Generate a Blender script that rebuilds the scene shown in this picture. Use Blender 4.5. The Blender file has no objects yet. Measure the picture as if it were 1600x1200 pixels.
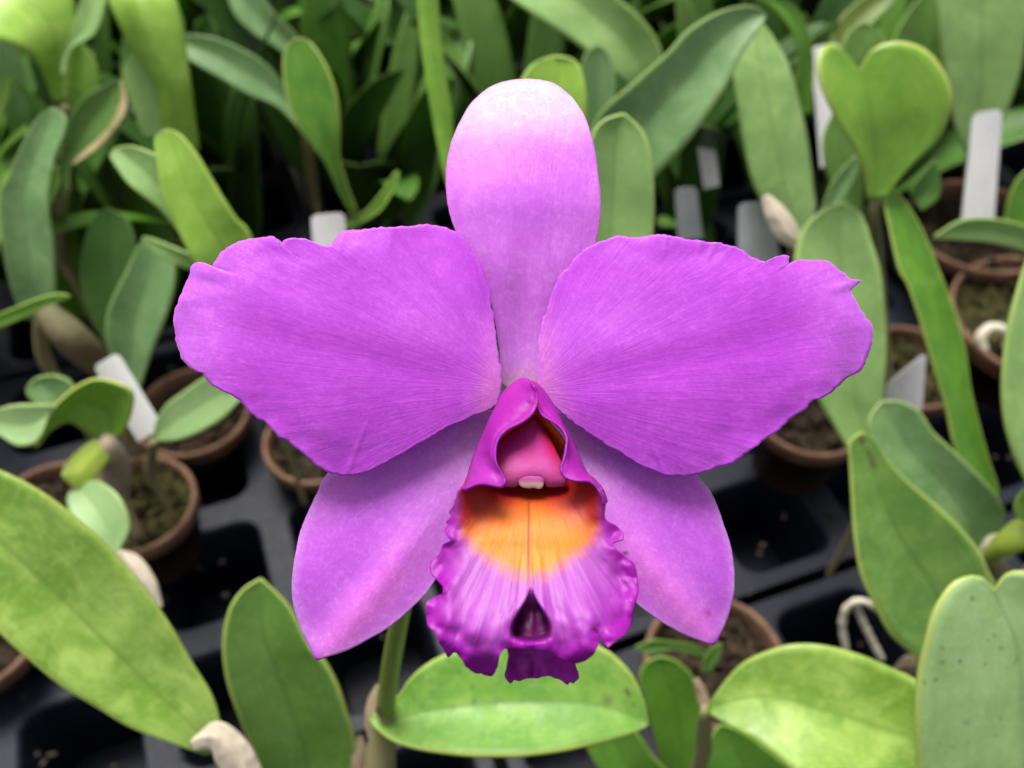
import bpy, math, random
from mathutils import Vector, noise
random.seed(7)
scene = bpy.context.scene
COL = scene.collection
R = math.radians

# ------------------------------------------------------------------ camera
FPX, CAM_H, PITCH, D0 = 1443.0, 0.48, R(50), 0.173
cam_d = bpy.data.cameras.new('camera')
cam = bpy.data.objects.new('camera', cam_d)
COL.objects.link(cam)
cam.location = (0, 0, CAM_H)
cam.rotation_euler = (math.pi/2 - PITCH, 0, 0)
cam_d.sensor_width = 36.0
cam_d.lens = 36.0*FPX/1600.0
cam_d.clip_start, cam_d.clip_end = 0.01, 60
cam_d.dof.use_dof = True
cam_d.dof.focus_distance = D0 - 0.004
cam_d.dof.aperture_fstop = 14.5
scene.camera = cam

# ------------------------------------------------------------------ light
sun_dir = Vector((-0.16, 0.36, 0.92)).normalized()          # towards the sun
world = bpy.data.worlds.new('World'); scene.world = world
world.use_nodes = True
wn = world.node_tree.nodes; wl = world.node_tree.links
sky = wn.new('ShaderNodeTexSky'); sky.sky_type = 'NISHITA'; sky.sun_disc = False
sky.sun_elevation = math.asin(sun_dir.z); sky.sun_rotation = math.atan2(sun_dir.x, sun_dir.y)
sky.dust_density = 4.0; sky.air_density = 1.0; sky.ozone_density = 1.0
bw = wn.new('ShaderNodeRGBToBW'); cloud = wn.new('ShaderNodeMix'); cloud.data_type = 'RGBA'   # bright overcast: the blue mostly veiled by cloud
wl.new(sky.outputs['Color'], bw.inputs[0])
tint = wn.new('ShaderNodeMix'); tint.data_type = 'RGBA'; tint.blend_type = 'MULTIPLY'; tint.inputs[0].default_value = 1
wl.new(bw.outputs[0], tint.inputs[6]); tint.inputs[7].default_value = (1.04, 1.0, .96, 1)
cloud.inputs[0].default_value = 0.85
wl.new(sky.outputs['Color'], cloud.inputs[6]); wl.new(tint.outputs[2], cloud.inputs[7])
wl.new(cloud.outputs[2], wn['Background'].inputs['Color'])
wn['Background'].inputs['Strength'].default_value = 0.13
sd = bpy.data.lights.new('sun', 'SUN'); sd.energy = 2.6; sd.angle = R(26); sd.color = (1, 0.96, 0.9)
sun = bpy.data.objects.new('sun', sd); COL.objects.link(sun)
sun.rotation_euler = sun_dir.to_track_quat('Z', 'Y').to_euler()
scene.view_settings.view_transform = 'Standard'
try: scene.view_settings.look = 'None'
except Exception: pass
scene.view_settings.exposure = 1.08
scene.view_settings.gamma = 1.0
scene.view_settings.use_curve_mapping = False

# ------------------------------------------------------------------ maths
CAMV = Vector((0, 0, CAM_H))
FWD = Vector((0, math.cos(PITCH), -math.sin(PITCH)))
UP = Vector((0, math.sin(PITCH), math.cos(PITCH)))
RT = Vector((1, 0, 0))
def P(x, y, d):
    return CAMV + FWD*d + RT*((x-800)/FPX*d) - UP*((y-600)/FPX*d)
def PG(x, y, z):
    v = FWD + RT*((x-800)/FPX) - UP*((y-600)/FPX)
    return CAMV + v*((z-CAM_H)/v.z)
def PH(x, y, h):                       # flower: h millimetres in front of the flower plane
    return P(x, y, D0 - h*0.001)
def lerp(a, b, t): return a + (b-a)*t
def ss(a, b, x):
    t = min(1, max(0, (x-a)/(b-a))); return t*t*(3-2*t)
def cr(pts, n, closed=False):          # catmull-rom, resampled by arc length to n points
    m = len(pts); out = []
    rng = m if closed else m-1
    D = len(pts[0])
    for i in range(rng):
        if closed: a, b, c, d = pts[i-1], pts[i], pts[(i+1) % m], pts[(i+2) % m]
        else: a, b, c, d = pts[max(i-1, 0)], pts[i], pts[i+1], pts[min(i+2, m-1)]
        for k in range(10):
            t = k/10.0
            out.append(tuple(0.5*(2*b[j]+(c[j]-a[j])*t+(2*a[j]-5*b[j]+4*c[j]-d[j])*t*t+(3*b[j]-a[j]-3*c[j]+d[j])*t**3) for j in range(D)))
    out.append(tuple(pts[0] if closed else pts[-1]))
    L = [0]
    for i in range(1, len(out)):
        L.append(L[-1]+math.dist(out[i][:3], out[i-1][:3]))
    res = []; j = 0
    cnt = n if closed else n-1
    for i in range(n):
        s = L[-1]*i/cnt
        while j < len(L)-2 and L[j+1] < s: j += 1
        f = (s-L[j])/max(1e-9, L[j+1]-L[j])
        res.append(tuple(lerp(out[j][k], out[j+1][k], f) for k in range(D)))
    return res
def seq(vals, t):                      # piecewise linear list
    if isinstance(vals, (int, float)): return vals
    m = len(vals); x = t*(m-1); i = min(int(x), m-2); f = x-i
    b, c = vals[i], vals[i+1]
    a = vals[i-1] if i > 0 else 2*b-c
    d = vals[i+2] if i+2 < m else 2*c-b
    return 0.5*(2*b+(c-a)*f+(2*a-5*b+4*c-d)*f*f+(d-a+3*b-3*c)*f**3)

# ------------------------------------------------------------------ scene helpers
def empty(name, loc, label, cat, group=None):
    o = bpy.data.objects.new(name, None); o.empty_display_size = 0.02
    COL.objects.link(o); o.location = loc
    o['label'] = label; o['category'] = cat
    if group: o['group'] = group
    return o
def tag(o, label, cat, group=None, kind=None):
    if kind: o['kind'] = kind
    if label: o['label'] = label
    if cat: o['category'] = cat
    if group: o['group'] = group
    return o
def world_loc(o):
    v = Vector(o.location)
    while o.parent: o = o.parent; v += o.location
    return v
def mesh(name, verts, faces, mat, parent=None, uvs=None, cols=None, smooth=True):
    off = world_loc(parent) if parent else Vector((0, 0, 0))
    me = bpy.data.meshes.new(name)
    me.from_pydata([tuple(Vector(v)-off) for v in verts], [], faces)
    if uvs:
        ul = me.uv_layers.new(name='UVMap')
        for lp in me.loops: ul.data[lp.index].uv = uvs[lp.vertex_index]
    if cols:
        ca = me.color_attributes.new('pigment', 'FLOAT_COLOR', 'POINT')
        for i, c in enumerate(cols): ca.data[i].color = (c[0], c[1], c[2], 1)
    if smooth:
        me.polygons.foreach_set('use_smooth', [True]*len(me.polygons))
    me.update()
    o = bpy.data.objects.new(name, me); COL.objects.link(o)
    me.materials.append(mat)
    if parent: o.parent = parent
    return o
def solid(o, th, off=0.0):
    m = o.modifiers.new('thickness', 'SOLIDIFY'); m.thickness = th; m.offset = off
    return o
def grid_faces(nr, nc):
    return [(i*nc+j, i*nc+j+1, (i+1)*nc+j+1, (i+1)*nc+j) for i in range(nr-1) for j in range(nc-1)]
def tube(name, pts, rad, mat, parent=None, n=12, caps=True):
    pts = [Vector(p) for p in pts]; V = []; Fc = []; uv = []
    for i, p in enumerate(pts):
        t = (pts[min(i+1, len(pts)-1)]-pts[max(i-1, 0)]).normalized()
        a = t.cross(Vector((0.3, 0.9, 0.1))).normalized(); b = t.cross(a)
        r = rad[i] if not isinstance(rad, (int, float)) else rad
        for k in range(n):
            an = 2*math.pi*k/n
            V.append(p + a*(math.cos(an)*r) + b*(math.sin(an)*r)); uv.append((i/(len(pts)-1), k/n))
    for i in range(len(pts)-1):
        for k in range(n):
            Fc.append((i*n+k, i*n+(k+1) % n, (i+1)*n+(k+1) % n, (i+1)*n+k))
    if caps:
        Fc.append(tuple(range(n-1, -1, -1))); Fc.append(tuple((len(pts)-1)*n+k for k in range(n)))
    return mesh(name, V, Fc, mat, parent, uv)

# ------------------------------------------------------------------ node helpers
class NT:
    def __init__(s, name):
        s.m = bpy.data.materials.new(name); s.m.use_nodes = True
        s.n = s.m.node_tree.nodes; s.l = s.m.node_tree.links
        s.b = s.n['Principled BSDF']; s.out = s.n['Material Output']
    def node(s, t, **kw):
        n = s.n.new(t)
        for k, v in kw.items():
            if k.startswith('i_'):
                key = k[2:]
                key = int(key) if key.isdigit() else key.replace('_', ' ')
                if hasattr(v, 'is_output'): s.l.new(v, n.inputs[key])
                else: n.inputs[key].default_value = v
            else: setattr(n, k, v)
        return n
    def math(s, op, a, b=0.0, c=None, clamp=False):
        n = s.n.new('ShaderNodeMath'); n.operation = op; n.use_clamp = clamp
        for i, v in enumerate((a, b) if c is None else (a, b, c)):
            if hasattr(v, 'is_output'): s.l.new(v, n.inputs[i])
            else: n.inputs[i].default_value = v
        return n.outputs[0]
    def mix(s, f, a, b, mode='MIX'):
        n = s.n.new('ShaderNodeMix'); n.data_type = 'RGBA'; n.blend_type = mode
        for key, v in ((0, f), (6, a), (7, b)):
            if hasattr(v, 'is_output'): s.l.new(v, n.inputs[key])
            else: n.inputs[key].default_value = v if key == 0 else (*v[:3], 1)
        return n.outputs[2]
    def map(s, v, a, b, c=0.0, d=1.0):
        n = s.n.new('ShaderNodeMapRange'); n.clamp = True
        s.l.new(v, n.inputs[0])
        for i, x in enumerate((a, b, c, d)): n.inputs[i+1].default_value = x
        return n.outputs[0]
    def noise(s, vec, scale, detail=4, rough=0.55, dist=0.0):
        n = s.n.new('ShaderNodeTexNoise'); n.inputs['Scale'].default_value = scale
        n.inputs['Detail'].default_value = detail; n.inputs['Roughness'].default_value = rough
        n.inputs['Distortion'].default_value = dist
        if vec is not None: s.l.new(vec, n.inputs['Vector'])
        return n.outputs['Fac']
    def bump(s, h, strength, dist):
        n = s.n.new('ShaderNodeBump'); n.inputs['Strength'].default_value = strength
        n.inputs['Distance'].default_value = dist; s.l.new(h, n.inputs['Height'])
        return n.outputs[0]
    def translucent(s, col, fac, normal=None):
        t = s.n.new('ShaderNodeBsdfTranslucent')
        if hasattr(col, 'is_output'): s.l.new(col, t.inputs['Color'])
        else: t.inputs['Color'].default_value = (*col, 1)
        if normal is not None: s.l.new(normal, t.inputs['Normal'])
        mx = s.n.new('ShaderNodeMixShader'); mx.inputs[0].default_value = fac
        s.l.new(s.b.outputs[0], mx.inputs[1]); s.l.new(t.outputs[0], mx.inputs[2])
        s.l.new(mx.outputs[0], s.out.inputs['Surface'])
    def set(s, **kw):
        for k, v in kw.items():
            key = k.replace('_', ' ')
            if hasattr(v, 'is_output'): s.l.new(v, s.b.inputs[key])
            else: s.b.inputs[key].default_value = (*v, 1) if isinstance(v, tuple) and len(v) == 3 else v

_lm = {}
PAL = {   # base, lighter mottling
    'bright': ((0.143, 0.310, 0.028), (0.267, 0.440, 0.062)),
    'yellow': ((0.151, 0.290, 0.034), (0.361, 0.500, 0.114)),
    'lime':   ((0.227, 0.410, 0.048), (0.361, 0.540, 0.095)),
    'mid':    ((0.088, 0.200, 0.032), (0.163, 0.290, 0.057)),
    'green':  ((0.071, 0.200, 0.015), (0.155, 0.320, 0.032)),
    'mid2':   ((0.109, 0.270, 0.028), (0.232, 0.400, 0.071)),
    'grey':   ((0.118, 0.240, 0.081), (0.215, 0.350, 0.142)),
    'glauc':  ((.245, .40, .150), (.35, .49, .23)),
    'pale':   ((0.210, 0.370, 0.114), (0.335, 0.500, 0.171)),
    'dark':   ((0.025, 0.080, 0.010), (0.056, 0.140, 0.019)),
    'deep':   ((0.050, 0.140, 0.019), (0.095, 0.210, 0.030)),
    'olive':  ((0.134, 0.210, 0.038), (0.232, 0.320, 0.076)),
}
def leaf_mat(pal, mottle=0.5, specks=0.0, rough=0.42, margin=0.6, seed=0, scars=()):
    rough -= .07
    key = (pal, mottle, specks, rough, margin, seed, scars)
    if key in _lm: return _lm[key]
    a, b = PAL[pal]
    m = NT('leaf_'+pal)
    tc = m.node('ShaderNodeTexCoord'); ob = tc.outputs['Object']; uv = tc.outputs['UV']
    mp = m.node('ShaderNodeMapping', i_Location=(seed*1.7, seed*0.9, 0)); m.l.new(ob, mp.inputs[0])
    sep = m.node('ShaderNodeSeparateXYZ'); m.l.new(uv, sep.inputs[0])
    u, v = sep.outputs[0], sep.outputs[1]
    dv = m.math('ABSOLUTE', m.math('SUBTRACT', v, 0.5))
    st = m.node('ShaderNodeMapping', i_Scale=(3.0, 26.0, 1.0)); m.l.new(uv, st.inputs[0])
    streak = m.noise(st.outputs[0], 2.0, 3, 0.6)
    big = m.noise(mp.outputs[0], 75, 4, 0.6, 0.6)
    fine = m.noise(mp.outputs[0], 420, 4, 0.65)
    c = m.mix(m.math('MULTIPLY', m.map(big, .40, .66), mottle), a, b)
    c = m.mix(m.math('MULTIPLY', m.map(streak, .38, .68), .35), c, tuple(x*0.78 for x in a))
    c = m.mix(m.math('MULTIPLY', m.map(fine, .52, .75), .30), c, tuple(min(1, x*1.25+.015) for x in b))
    if specks > 0:
        sp = m.noise(mp.outputs[0], 330, 2, 0.5)
        area = m.noise(mp.outputs[0], 55, 2, 0.5)
        f = m.math('MULTIPLY', m.map(sp, .63, .72), m.map(area, .40, .56))
        c = m.mix(m.math('MULTIPLY', f, specks), c, (.035, .06, .04))
        sc = m.noise(mp.outputs[0], 190, 5, 0.7, 1.2)
        c = m.mix(m.math('MULTIPLY', m.map(sc, .60, .70), specks*.45), c, (.40, .50, .40))
    for (su, sv, ru, rv, amt) in scars:
        du = m.math('DIVIDE', m.math('SUBTRACT', u, su), ru); dw = m.math('DIVIDE', m.math('SUBTRACT', v, sv), rv)
        rr_ = m.math('SQRT', m.math('ADD', m.math('MULTIPLY', du, du), m.math('MULTIPLY', dw, dw)))
        rr_ = m.math('ADD', rr_, m.math('MULTIPLY', m.math('SUBTRACT', m.noise(mp.outputs[0], 260, 4, .65), .5), 1.6))
        c = m.mix(m.math('MULTIPLY', m.map(rr_, .55, 1.0, 1, 0), amt), c, (.085, .060, .030))
    rib = m.map(dv, 0.0, 0.035, 1.0, 0.0)
    c = m.mix(m.math('MULTIPLY', rib, .45), c, tuple(x*0.55 for x in a))
    c = m.mix(m.math('MULTIPLY', m.map(dv, .468, .492), margin), c, (.38, .46, .10))
    hgt = m.math('ADD', m.math('MULTIPLY', streak, .6), m.math('MULTIPLY', fine, .35))
    hgt = m.math('SUBTRACT', hgt, m.math('MULTIPLY', m.map(dv, 0, .05, 1, 0), .6))
    nb = m.bump(hgt, 0.35, 0.0006)
    rg = m.map(m.noise(mp.outputs[0], 140, 3, .6), .3, .7, rough-.08, rough+.14)
    m.set(Base_Color=c, Roughness=rg, Normal=nb)
    m.b.inputs['Specular IOR Level'].default_value = 0.45
    tr = m.mix(1.0, c, (1.5, 1.5, .55), 'MULTIPLY')
    m.translucent(tr, 0.24)
    _lm[key] = m.m
    return m.m
def plain(name, col, rough=0.6, var=0.25, scale=120, bump=0.3, bd=0.0008, col2=None, spec=0.4, transl=0.0, streak=None):
    m = NT(name)
    tc = m.node('ShaderNodeTexCoord'); vec = tc.outputs['Object']
    if streak:
        mp = m.node('ShaderNodeMapping', i_Scale=streak); m.l.new(tc.outputs['UV'], mp.inputs[0]); vec = mp.outputs[0]
    n1 = m.noise(vec, scale, 5, 0.6); n2 = m.noise(tc.outputs['Object'], scale*4.5, 4, 0.6)
    c2 = col2 or tuple(x*(1-var*1.6) for x in col)
    c = m.mix(m.map(n1, .35, .68), col, c2)
    c = m.mix(m.math('MULTIPLY', m.map(n2, .5, .75), var), c, tuple(min(1, x*1.5+.02) for x in col))
    m.set(Base_Color=c, Roughness=m.map(n2, .3, .7, rough-.08, rough+.1))
    m.b.inputs['Specular IOR Level'].default_value = spec
    m.set(Normal=m.bump(m.math('ADD', n1, m.math('MULTIPLY', n2, .5)), bump, bd))
    if transl: m.translucent(c, transl)
    return m.m

M_TRAY = plain('tray_plastic', (.0075, .0100, .0185), .5, .35, 60, .25, .0006, (.0045, .0060, .0115), .16)
M_GROUND = plain('bench_ground', (.006, .0055, .005), .9, .4, 40, .6, .003)
M_POT = plain('pot_terracotta', (.085, .030, .012), .62, .3, 70, .3, .0006, (.045, .017, .007), .3)
M_RIM = plain('pot_rim', (.155, .085, .05), .6, .45, 70, .4, .0008, (.085, .038, .020), .3)
M_SOIL = plain('potting_mix', (.050, .033, .018), .95, .6, 110, 1.0, .004, (.009, .007, .004), .2)
M_MOSS = plain('moss_mix', (.060, .058, .014), .95, .6, 110, 1.0, .004, (.015, .010, .005), .2)
M_TAG = plain('white_plastic_tag', (.84, .84, .85), .45, .08, 3, .15, .0003, (.64, .64, .64), .5, .25, (1.2, 9, 1))
M_TAGGREY = plain('grey_plastic_tag', (.42, .45, .46), .5, .1, 40, .1, .0003, (.32, .35, .36), .5)
M_SHEATH = plain('papery_sheath', (.46, .38, .25), .8, .3, 4, .7, .001, (.20, .14, .08), .2, .25, (2.5, 16, 1))
M_SHEATHP = plain('pale_sheath', (.78, .72, .60), .8, .25, 4, .7, .001, (.58, .49, .35), .2, .25, (2.5, 16, 1))
M_BULB = plain('pseudobulb_skin', (.19, .21, .075), .6, .3, 5, .5, .0008, (.23, .17, .10), .35, 0, (2, 18, 1))
M_STALK = plain('green_stalk', (.15, .20, .035), .45, .2, 4, .3, .0005, (.10, .15, .025), .45, 0, (2, 14, 1))
M_ROOT = plain('silver_root', (.55, .52, .43), .8, .2, 160, .4, .0006, (.40, .36, .26), .2)
M_LIME = plain('lime_shoot', (.36, .46, .06), .5, .2, 90, .3, .0005, (.26, .38, .05), .4, .2)

# ------------------------------------------------------------------ setting: bench, trays
def flat_sheet(name, x0, x1, y0, y1, z, mat):
    return mesh(name, [(x0, y0, z), (x1, y0, z), (x1, y1, z), (x0, y1, z)], [(0, 1, 2, 3)], mat, smooth=False)
tag(flat_sheet('ground', -6, 6, -3, 9, -0.095, M_GROUND), None, None, kind='structure')

YAW, PITCHC = R(20), 0.078
EX = Vector((math.cos(YAW), math.sin(YAW), 0)); EY = Vector((-math.sin(YAW), math.cos(YAW), 0))
GAP = 0.007
TW, TH = 5*PITCHC, 4*PITCHC
ORG = PG(1150, 944, 0)                    # a point on the gap between two tray rows
cells = []
def make_tray(origin, nx, ny, label, skip=()):
    """one moulded carrier tray: top deck with rounded cell openings, cell walls, outer skirt"""
    V, Fc = [], []
    def add(p): V.append(p); return len(V)-1
    half = PITCHC/2; hr = 0.0295; rr = 0.012; dp = 0.062; n = 6
    def loop(c, h, r, z):
        out = []
        for q, (sx, sy) in enumerate(((1, 1), (-1, 1), (-1, -1), (1, -1))):
            for k in range(n+1):
                a = math.pi/2*(q + k/n)
                out.append(add(c + EX*(sx*(h-r)+r*math.cos(a)) + EY*(sy*(h-r)+r*math.sin(a)) + Vector((0, 0, z))))
        return out
    for i in range(nx):
        for j in range(ny):
            c = origin + EX*((i+.5)*PITCHC) + EY*((j+.5)*PITCHC)
            cells.append(c)
            # outer square sampled to match the rounded loop
            outer = []
            for q in range(4):
                for k in range(n+1):
                    a = math.pi/2*(q+k/n); ca, sa = math.cos(a), math.sin(a)
                    s = half/max(abs(ca), abs(sa))
                    outer.append(add(c + EX*(ca*s) + EY*(sa*s)))
            l0 = loop(c, hr+.0016, rr+.0016, 0.0); l1 = loop(c, hr, rr, -0.0016); l2 = loop(c, hr-.005, rr-.002, -dp)
            m = len(outer)
            for a, b in ((outer, l0), (l0, l1), (l1, l2)):
                for k in range(m):
                    k2 = (k+1) % m
                    Fc.append((a[k], a[k2], b[k2], b[k]))
            Fc.append(tuple(reversed(l2)))
    w, h = nx*PITCHC, ny*PITCHC
    ring = [origin, origin+EX*w, origin+EX*w+EY*h, origin+EY*h]
    top = [add(p) for p in ring]; bot = [add(p+Vector((0, 0, -.02))) for p in ring]
    for k in range(4): Fc.append((top[k], bot[k], bot[(k+1) % 4], top[(k+1) % 4]))
    o = mesh('plant_tray', V, Fc, M_TRAY, smooth=False)
    bv = o.modifiers.new('weld', 'WELD'); bv.merge_threshold = 0.0002
    return tag(o, label, 'plant tray', 'slate grey carrier trays under the pots')
tl = {(-1, -1): 'dark grey carrier tray at the bottom left under the two foreground leaves',
      (0, -1): 'dark grey carrier tray below the gap line, right of the flower',
      (1, -1): 'dark grey carrier tray at the right under the notched pale leaf',
      (-1, 0): 'dark grey carrier tray holding the small mossy pot on the left',
      (0, 0): 'dark grey carrier tray above the gap line, holding the brown pot right of the flower',
      (1, 0): 'dark grey carrier tray under the wide pot with a white curled root',
      (-1, 1): 'shaded carrier tray beneath the leafy upper left back row',
      (0, 1): 'shaded carrier tray beneath the plants behind the tall top sepal',
      (1, 1): 'shaded carrier tray beneath the upper right back row of plants'}
for (i, j), lab in tl.items():
    make_tray(ORG + EX*((i-.38)*(TW+GAP)) + EY*(j*(TH+GAP)+GAP/2), 5, 4, lab)

# ------------------------------------------------------------------ pots
def lathe(name, c, prof, mat, parent, n=48):
    V, Fc = [], []
    for r, z in prof:
        for k in range(n):
            a = 2*math.pi*k/n; V.append(c + Vector((r*math.cos(a), r*math.sin(a), z)))
    for i in range(len(prof)-1):
        for k in range(n):
            Fc.append((i*n+k, i*n+(k+1) % n, (i+1)*n+(k+1) % n, (i+1)*n+k))
    return mesh(name, V, Fc, mat, parent)
def pot(px, py, zr, rad, label, snap=True, soil=M_SOIL, hgt=None):
    c = PG(px, py, zr); c.z = 0
    cell = min(cells, key=lambda q: (q-c).length)
    incell = snap and (cell-c).length < 0.02 and rad < .04
    if incell: c = cell.copy()
    z0 = -0.034 if incell else 0.001
    r0 = min(rad*.68, .0235) if incell else rad*.7
    root = empty('flower_pot', (c.x, c.y, z0), label, 'flower pot', 'small brown flower pots')
    rl = .011
    lathe('pot_body', c, [(0.001, z0), (r0, z0), (rad*.93, zr-rl), (rad*.93, zr-rl-.0005)], M_POT, root)
    lathe('rim', c, [(rad*.93, zr-rl), (rad*.985, zr-rl+.0008), (rad, zr-.002), (rad-.0008, zr), (rad-.0026, zr), (rad-.0036, zr-.002), (rad-.0046, zr-.016)], M_RIM, root)
    # lumpy potting mix
    V, Fc = [], []; nr, n = 10, 44
    for i in range(nr):
        r = (rad-.0042)*i/(nr-1)
        for k in range(n):
            a = 2*math.pi*k/n; p = c + Vector((r*math.cos(a), r*math.sin(a), 0))
            V.append(p + Vector((0, 0, zr-.010+.009*noise.noise(p*95)+.005*noise.noise(p*260))))
    for i in range(nr-1):
        for k in range(n): Fc.append((i*n+k, i*n+(k+1) % n, (i+1)*n+(k+1) % n, (i+1)*n+k))
    rr = random.Random(int(px*7+py))
    for _ in range(70):                      # chunks of bark lying in the mix
        a, r = rr.uniform(0, 6.28), (rad-.0075)*math.sqrt(rr.random())
        o = c + Vector((r*math.cos(a), r*math.sin(a), zr-.0085+rr.uniform(-.002, .0035)))
        ax = [Vector((rr.gauss(0, 1), rr.gauss(0, 1), rr.gauss(0, .6))).normalized() for _ in range(2)]
        e1 = ax[0]; e2 = e1.cross(ax[1]).normalized(); e3 = e1.cross(e2)
        sx, sy, sz = rr.uniform(.0015, .0055), rr.uniform(.001, .0028), rr.uniform(.0007, .0017)
        b = len(V)
        for q in range(8):
            k = rr.uniform(.7, 1.1)
            V.append(o + (e1*(sx*(1 if q & 1 else -1)) + e2*(sy*(1 if q & 2 else -1)) + e3*(sz*(1 if q & 4 else -1)))*k)
        Fc += [tuple(b+i for i in f) for f in ((0, 2, 3, 1), (4, 5, 7, 6), (0, 1, 5, 4), (2, 6, 7, 3), (0, 4, 6, 2), (1, 3, 7, 5))]
    mesh('potting_mix', V, Fc, soil, root, smooth=False)
    return root
pot(212, 785, .052, .0325, 'brown pot of mossy bark below the small curled-leaf plant on the left', soil=M_MOSS)
pot(300, 640, .030, .036, 'shaded brown pot beneath the pale oval leaf and white tag on the left')
pot(497, 684, .030, .034, 'pot with orange-brown rim peeking out under the left purple petal', snap=False)
pot(1268, 640, .056, .034, 'plain brown pot under the lower edge of the right purple petal')
pot(1118, 1030, .034, .036, 'pot with pale brown rim just below the right lower sepal', snap=False)
pot(1632, 494, .055, .058, 'wide brown pot at the right edge with a curled white root', snap=False, soil=M_MOSS)
pot(1425, 570, .030, .036, 'pot behind the long strap leaf, right of the right petal', snap=False, soil=M_MOSS)
pot(1530, 350, .060, .050, 'dark shaded pot under the upright white tag at upper right', snap=False)
pot(-45, 985, .030, .036, 'brown pot cut off by the left edge below the big mottled leaf')
pot(80, 800, .034, .036, 'grey-rimmed pot left of the mossy one, behind the big mottled leaf', snap=False)

# ------------------------------------------------------------------ leaves traced in view, built at their own depth
NU, NV = 44, 15
def leaf_rows(Lp, Rp, d, tilt=0.0, fold=0.25, mid=0.5, arch=0.0, spine=None, crinkle=0.0):
    Ls, Rs = cr(Lp, NU), cr(Rp, NU)
    Ms = cr(spine, NU) if spine else None
    d = [d[0]+(q-d[0])*.45 for q in d]
    rows = []
    for i in range(NU):
        t = i/(NU-1); dd = seq(d, t)
        hw = max(1.0, math.dist(Ls[i], Rs[i])/2)/FPX*dd
        row = []
        for j in range(NV):
            q = j/(NV-1); v = q*2-1
            f = q/0.5*mid if q < .5 else mid+(q-.5)/.5*(1-mid)
            x, y = lerp(Ls[i][0], Rs[i][0], f), lerp(Ls[i][1], Rs[i][1], f)
            if Ms:
                E_ = Ls[i] if v < 0 else Rs[i]
                x, y = lerp(Ms[i][0], E_[0], abs(v)), lerp(Ms[i][1], E_[1], abs(v))
            dep = dd + seq(tilt, t)*v*hw - seq(fold, t)*hw*(abs(v)**1.35) + arch*hw*(1-v*v)
            w = noise.noise(Vector((x*.012, y*.012, dd*20)))*.0009
            if crinkle: w += crinkle*(noise.noise(Vector((x*.05+v*2.2, y*.05, 5)))+.6*noise.noise(Vector((v*4.5, t*2.0, 9+x*.004))))
            row.append(P(x, y, dep+w))
        rows.append(row)
    return rows
def leaf(parent, Lp, Rp, d, mat, tilt=0.0, fold=0.25, mid=0.5, th=.0011, arch=0.0, name='leaf', label=None, spine=None, crinkle=0.0):
    rows = leaf_rows(Lp, Rp, d, tilt, fold, mid, arch, spine, crinkle)
    V = [p for r in rows for p in r]
    uv = [(i/(NU-1), j/(NV-1)) for i in range(NU) for j in range(NV)]
    o = mesh(name, V, grid_faces(NU, NV), mat, parent, uv)
    solid(o, th)
    if label: o['label'] = label
    return o
def plant(base, label, cat='orchid plant', name='orchid_plant', group='potted orchid plants around the flower'):
    p = P(*base)
    return empty(name, (p.x, p.y, 0.0), label, cat, group)
def stalk(parent, pts, rads, mat=M_STALK, name='stem', ground=None):
    """pts in (px,py,depth); optional ground: drop to the tray below"""
    w = [P(*p) for p in pts]
    if ground is not None:
        e = w[0].copy(); g = Vector((e.x+ground[0], e.y+ground[1], .012))
        w = [g, g.lerp(e, .3)+Vector((0, 0, 0)), g.lerp(e, .7)] + w
        rads = [rads[0]*.4, rads[0]*.45, rads[0]*.6] + list(rads)
    c = cr([(*p, r) for p, r in zip(w, rads)], 26)
    return tube(name, [q[:3] for q in c], [q[3] for q in c], mat, parent)
def blade(parent, pts, wid, mat, roll=(0, 0, 1), name='sheath'):   # small papery scrap: px spine + half-width px
    Ls, Rs = [], []
    for i, (x, y, d) in enumerate(pts):
        a = pts[max(i-1, 0)]; b = pts[min(i+1, len(pts)-1)]
        tx, ty = b[0]-a[0], b[1]-a[1]; l = math.hypot(tx, ty) or 1
        w = wid[i]; Ls.append((x-ty/l*w, y+tx/l*w)); Rs.append((x+ty/l*w, y-tx/l*w))
    return leaf(parent, Ls, Rs, [p[2] for p in pts], mat, 0, -.45, th=.0004, name=name, crinkle=.0007)

# 1 --- big mottled leaf, bottom left
p = plant((420, 1290, .31), 'orchid with a big mottled yellow-green leaf slanting across the bottom left corner')
leaf(p, [(352, 1172), (335, 1095), (300, 1035), (262, 970), (215, 905), (165, 850), (115, 805), (60, 765), (0, 735), (-90, 705), (-175, 700)],
     [(320, 1180), (250, 1155), (200, 1135), (150, 1105), (100, 1075), (50, 1035), (0, 990), (-60, 930), (-110, 860), (-150, 780), (-175, 702)],
     (.305, .285, .262, .245), leaf_mat('yellow', .9, .15, .44, .5, 1), tilt=-.25, fold=.22)
blade(p, [(300, 1165, .300), (335, 1150, .298), (365, 1180, .302), (400, 1240, .31)], [8, 24, 30, 22], M_SHEATHP)
stalk(p, [(430, 1330, .325), (380, 1215, .312), (340, 1155, .306)], [.0045, .0050, .0028], M_BULB, 'pseudobulb', (0, 0))
# 2 --- dark upright leaf
p = plant((480, 1330, .37), 'orchid with one deep green pointed leaf below the left lower sepal')
leaf(p, [(455, 1330), (406, 1200), (371, 1116), (353, 1060), (348, 1004), (357, 955), (378, 922), (407, 904)],
     [(520, 1330), (556, 1200), (553, 1151), (542, 1112), (528, 1070), (507, 1032), (486, 1011), (455, 952), (434, 928), (408, 904)],
     (.36, .335, .31, .30), leaf_mat('mid', .5, .25, .40, .75, 2), tilt=.15, fold=.30)
blade(p, [(563, 1150, .345), (562, 1180, .345), (556, 1230, .35)], [4, 11, 13], M_SHEATH)
stalk(p, [(500, 1390, .38), (490, 1310, .365)], [.005, .003], M_BULB, 'pseudobulb', (0, 0))
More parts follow.
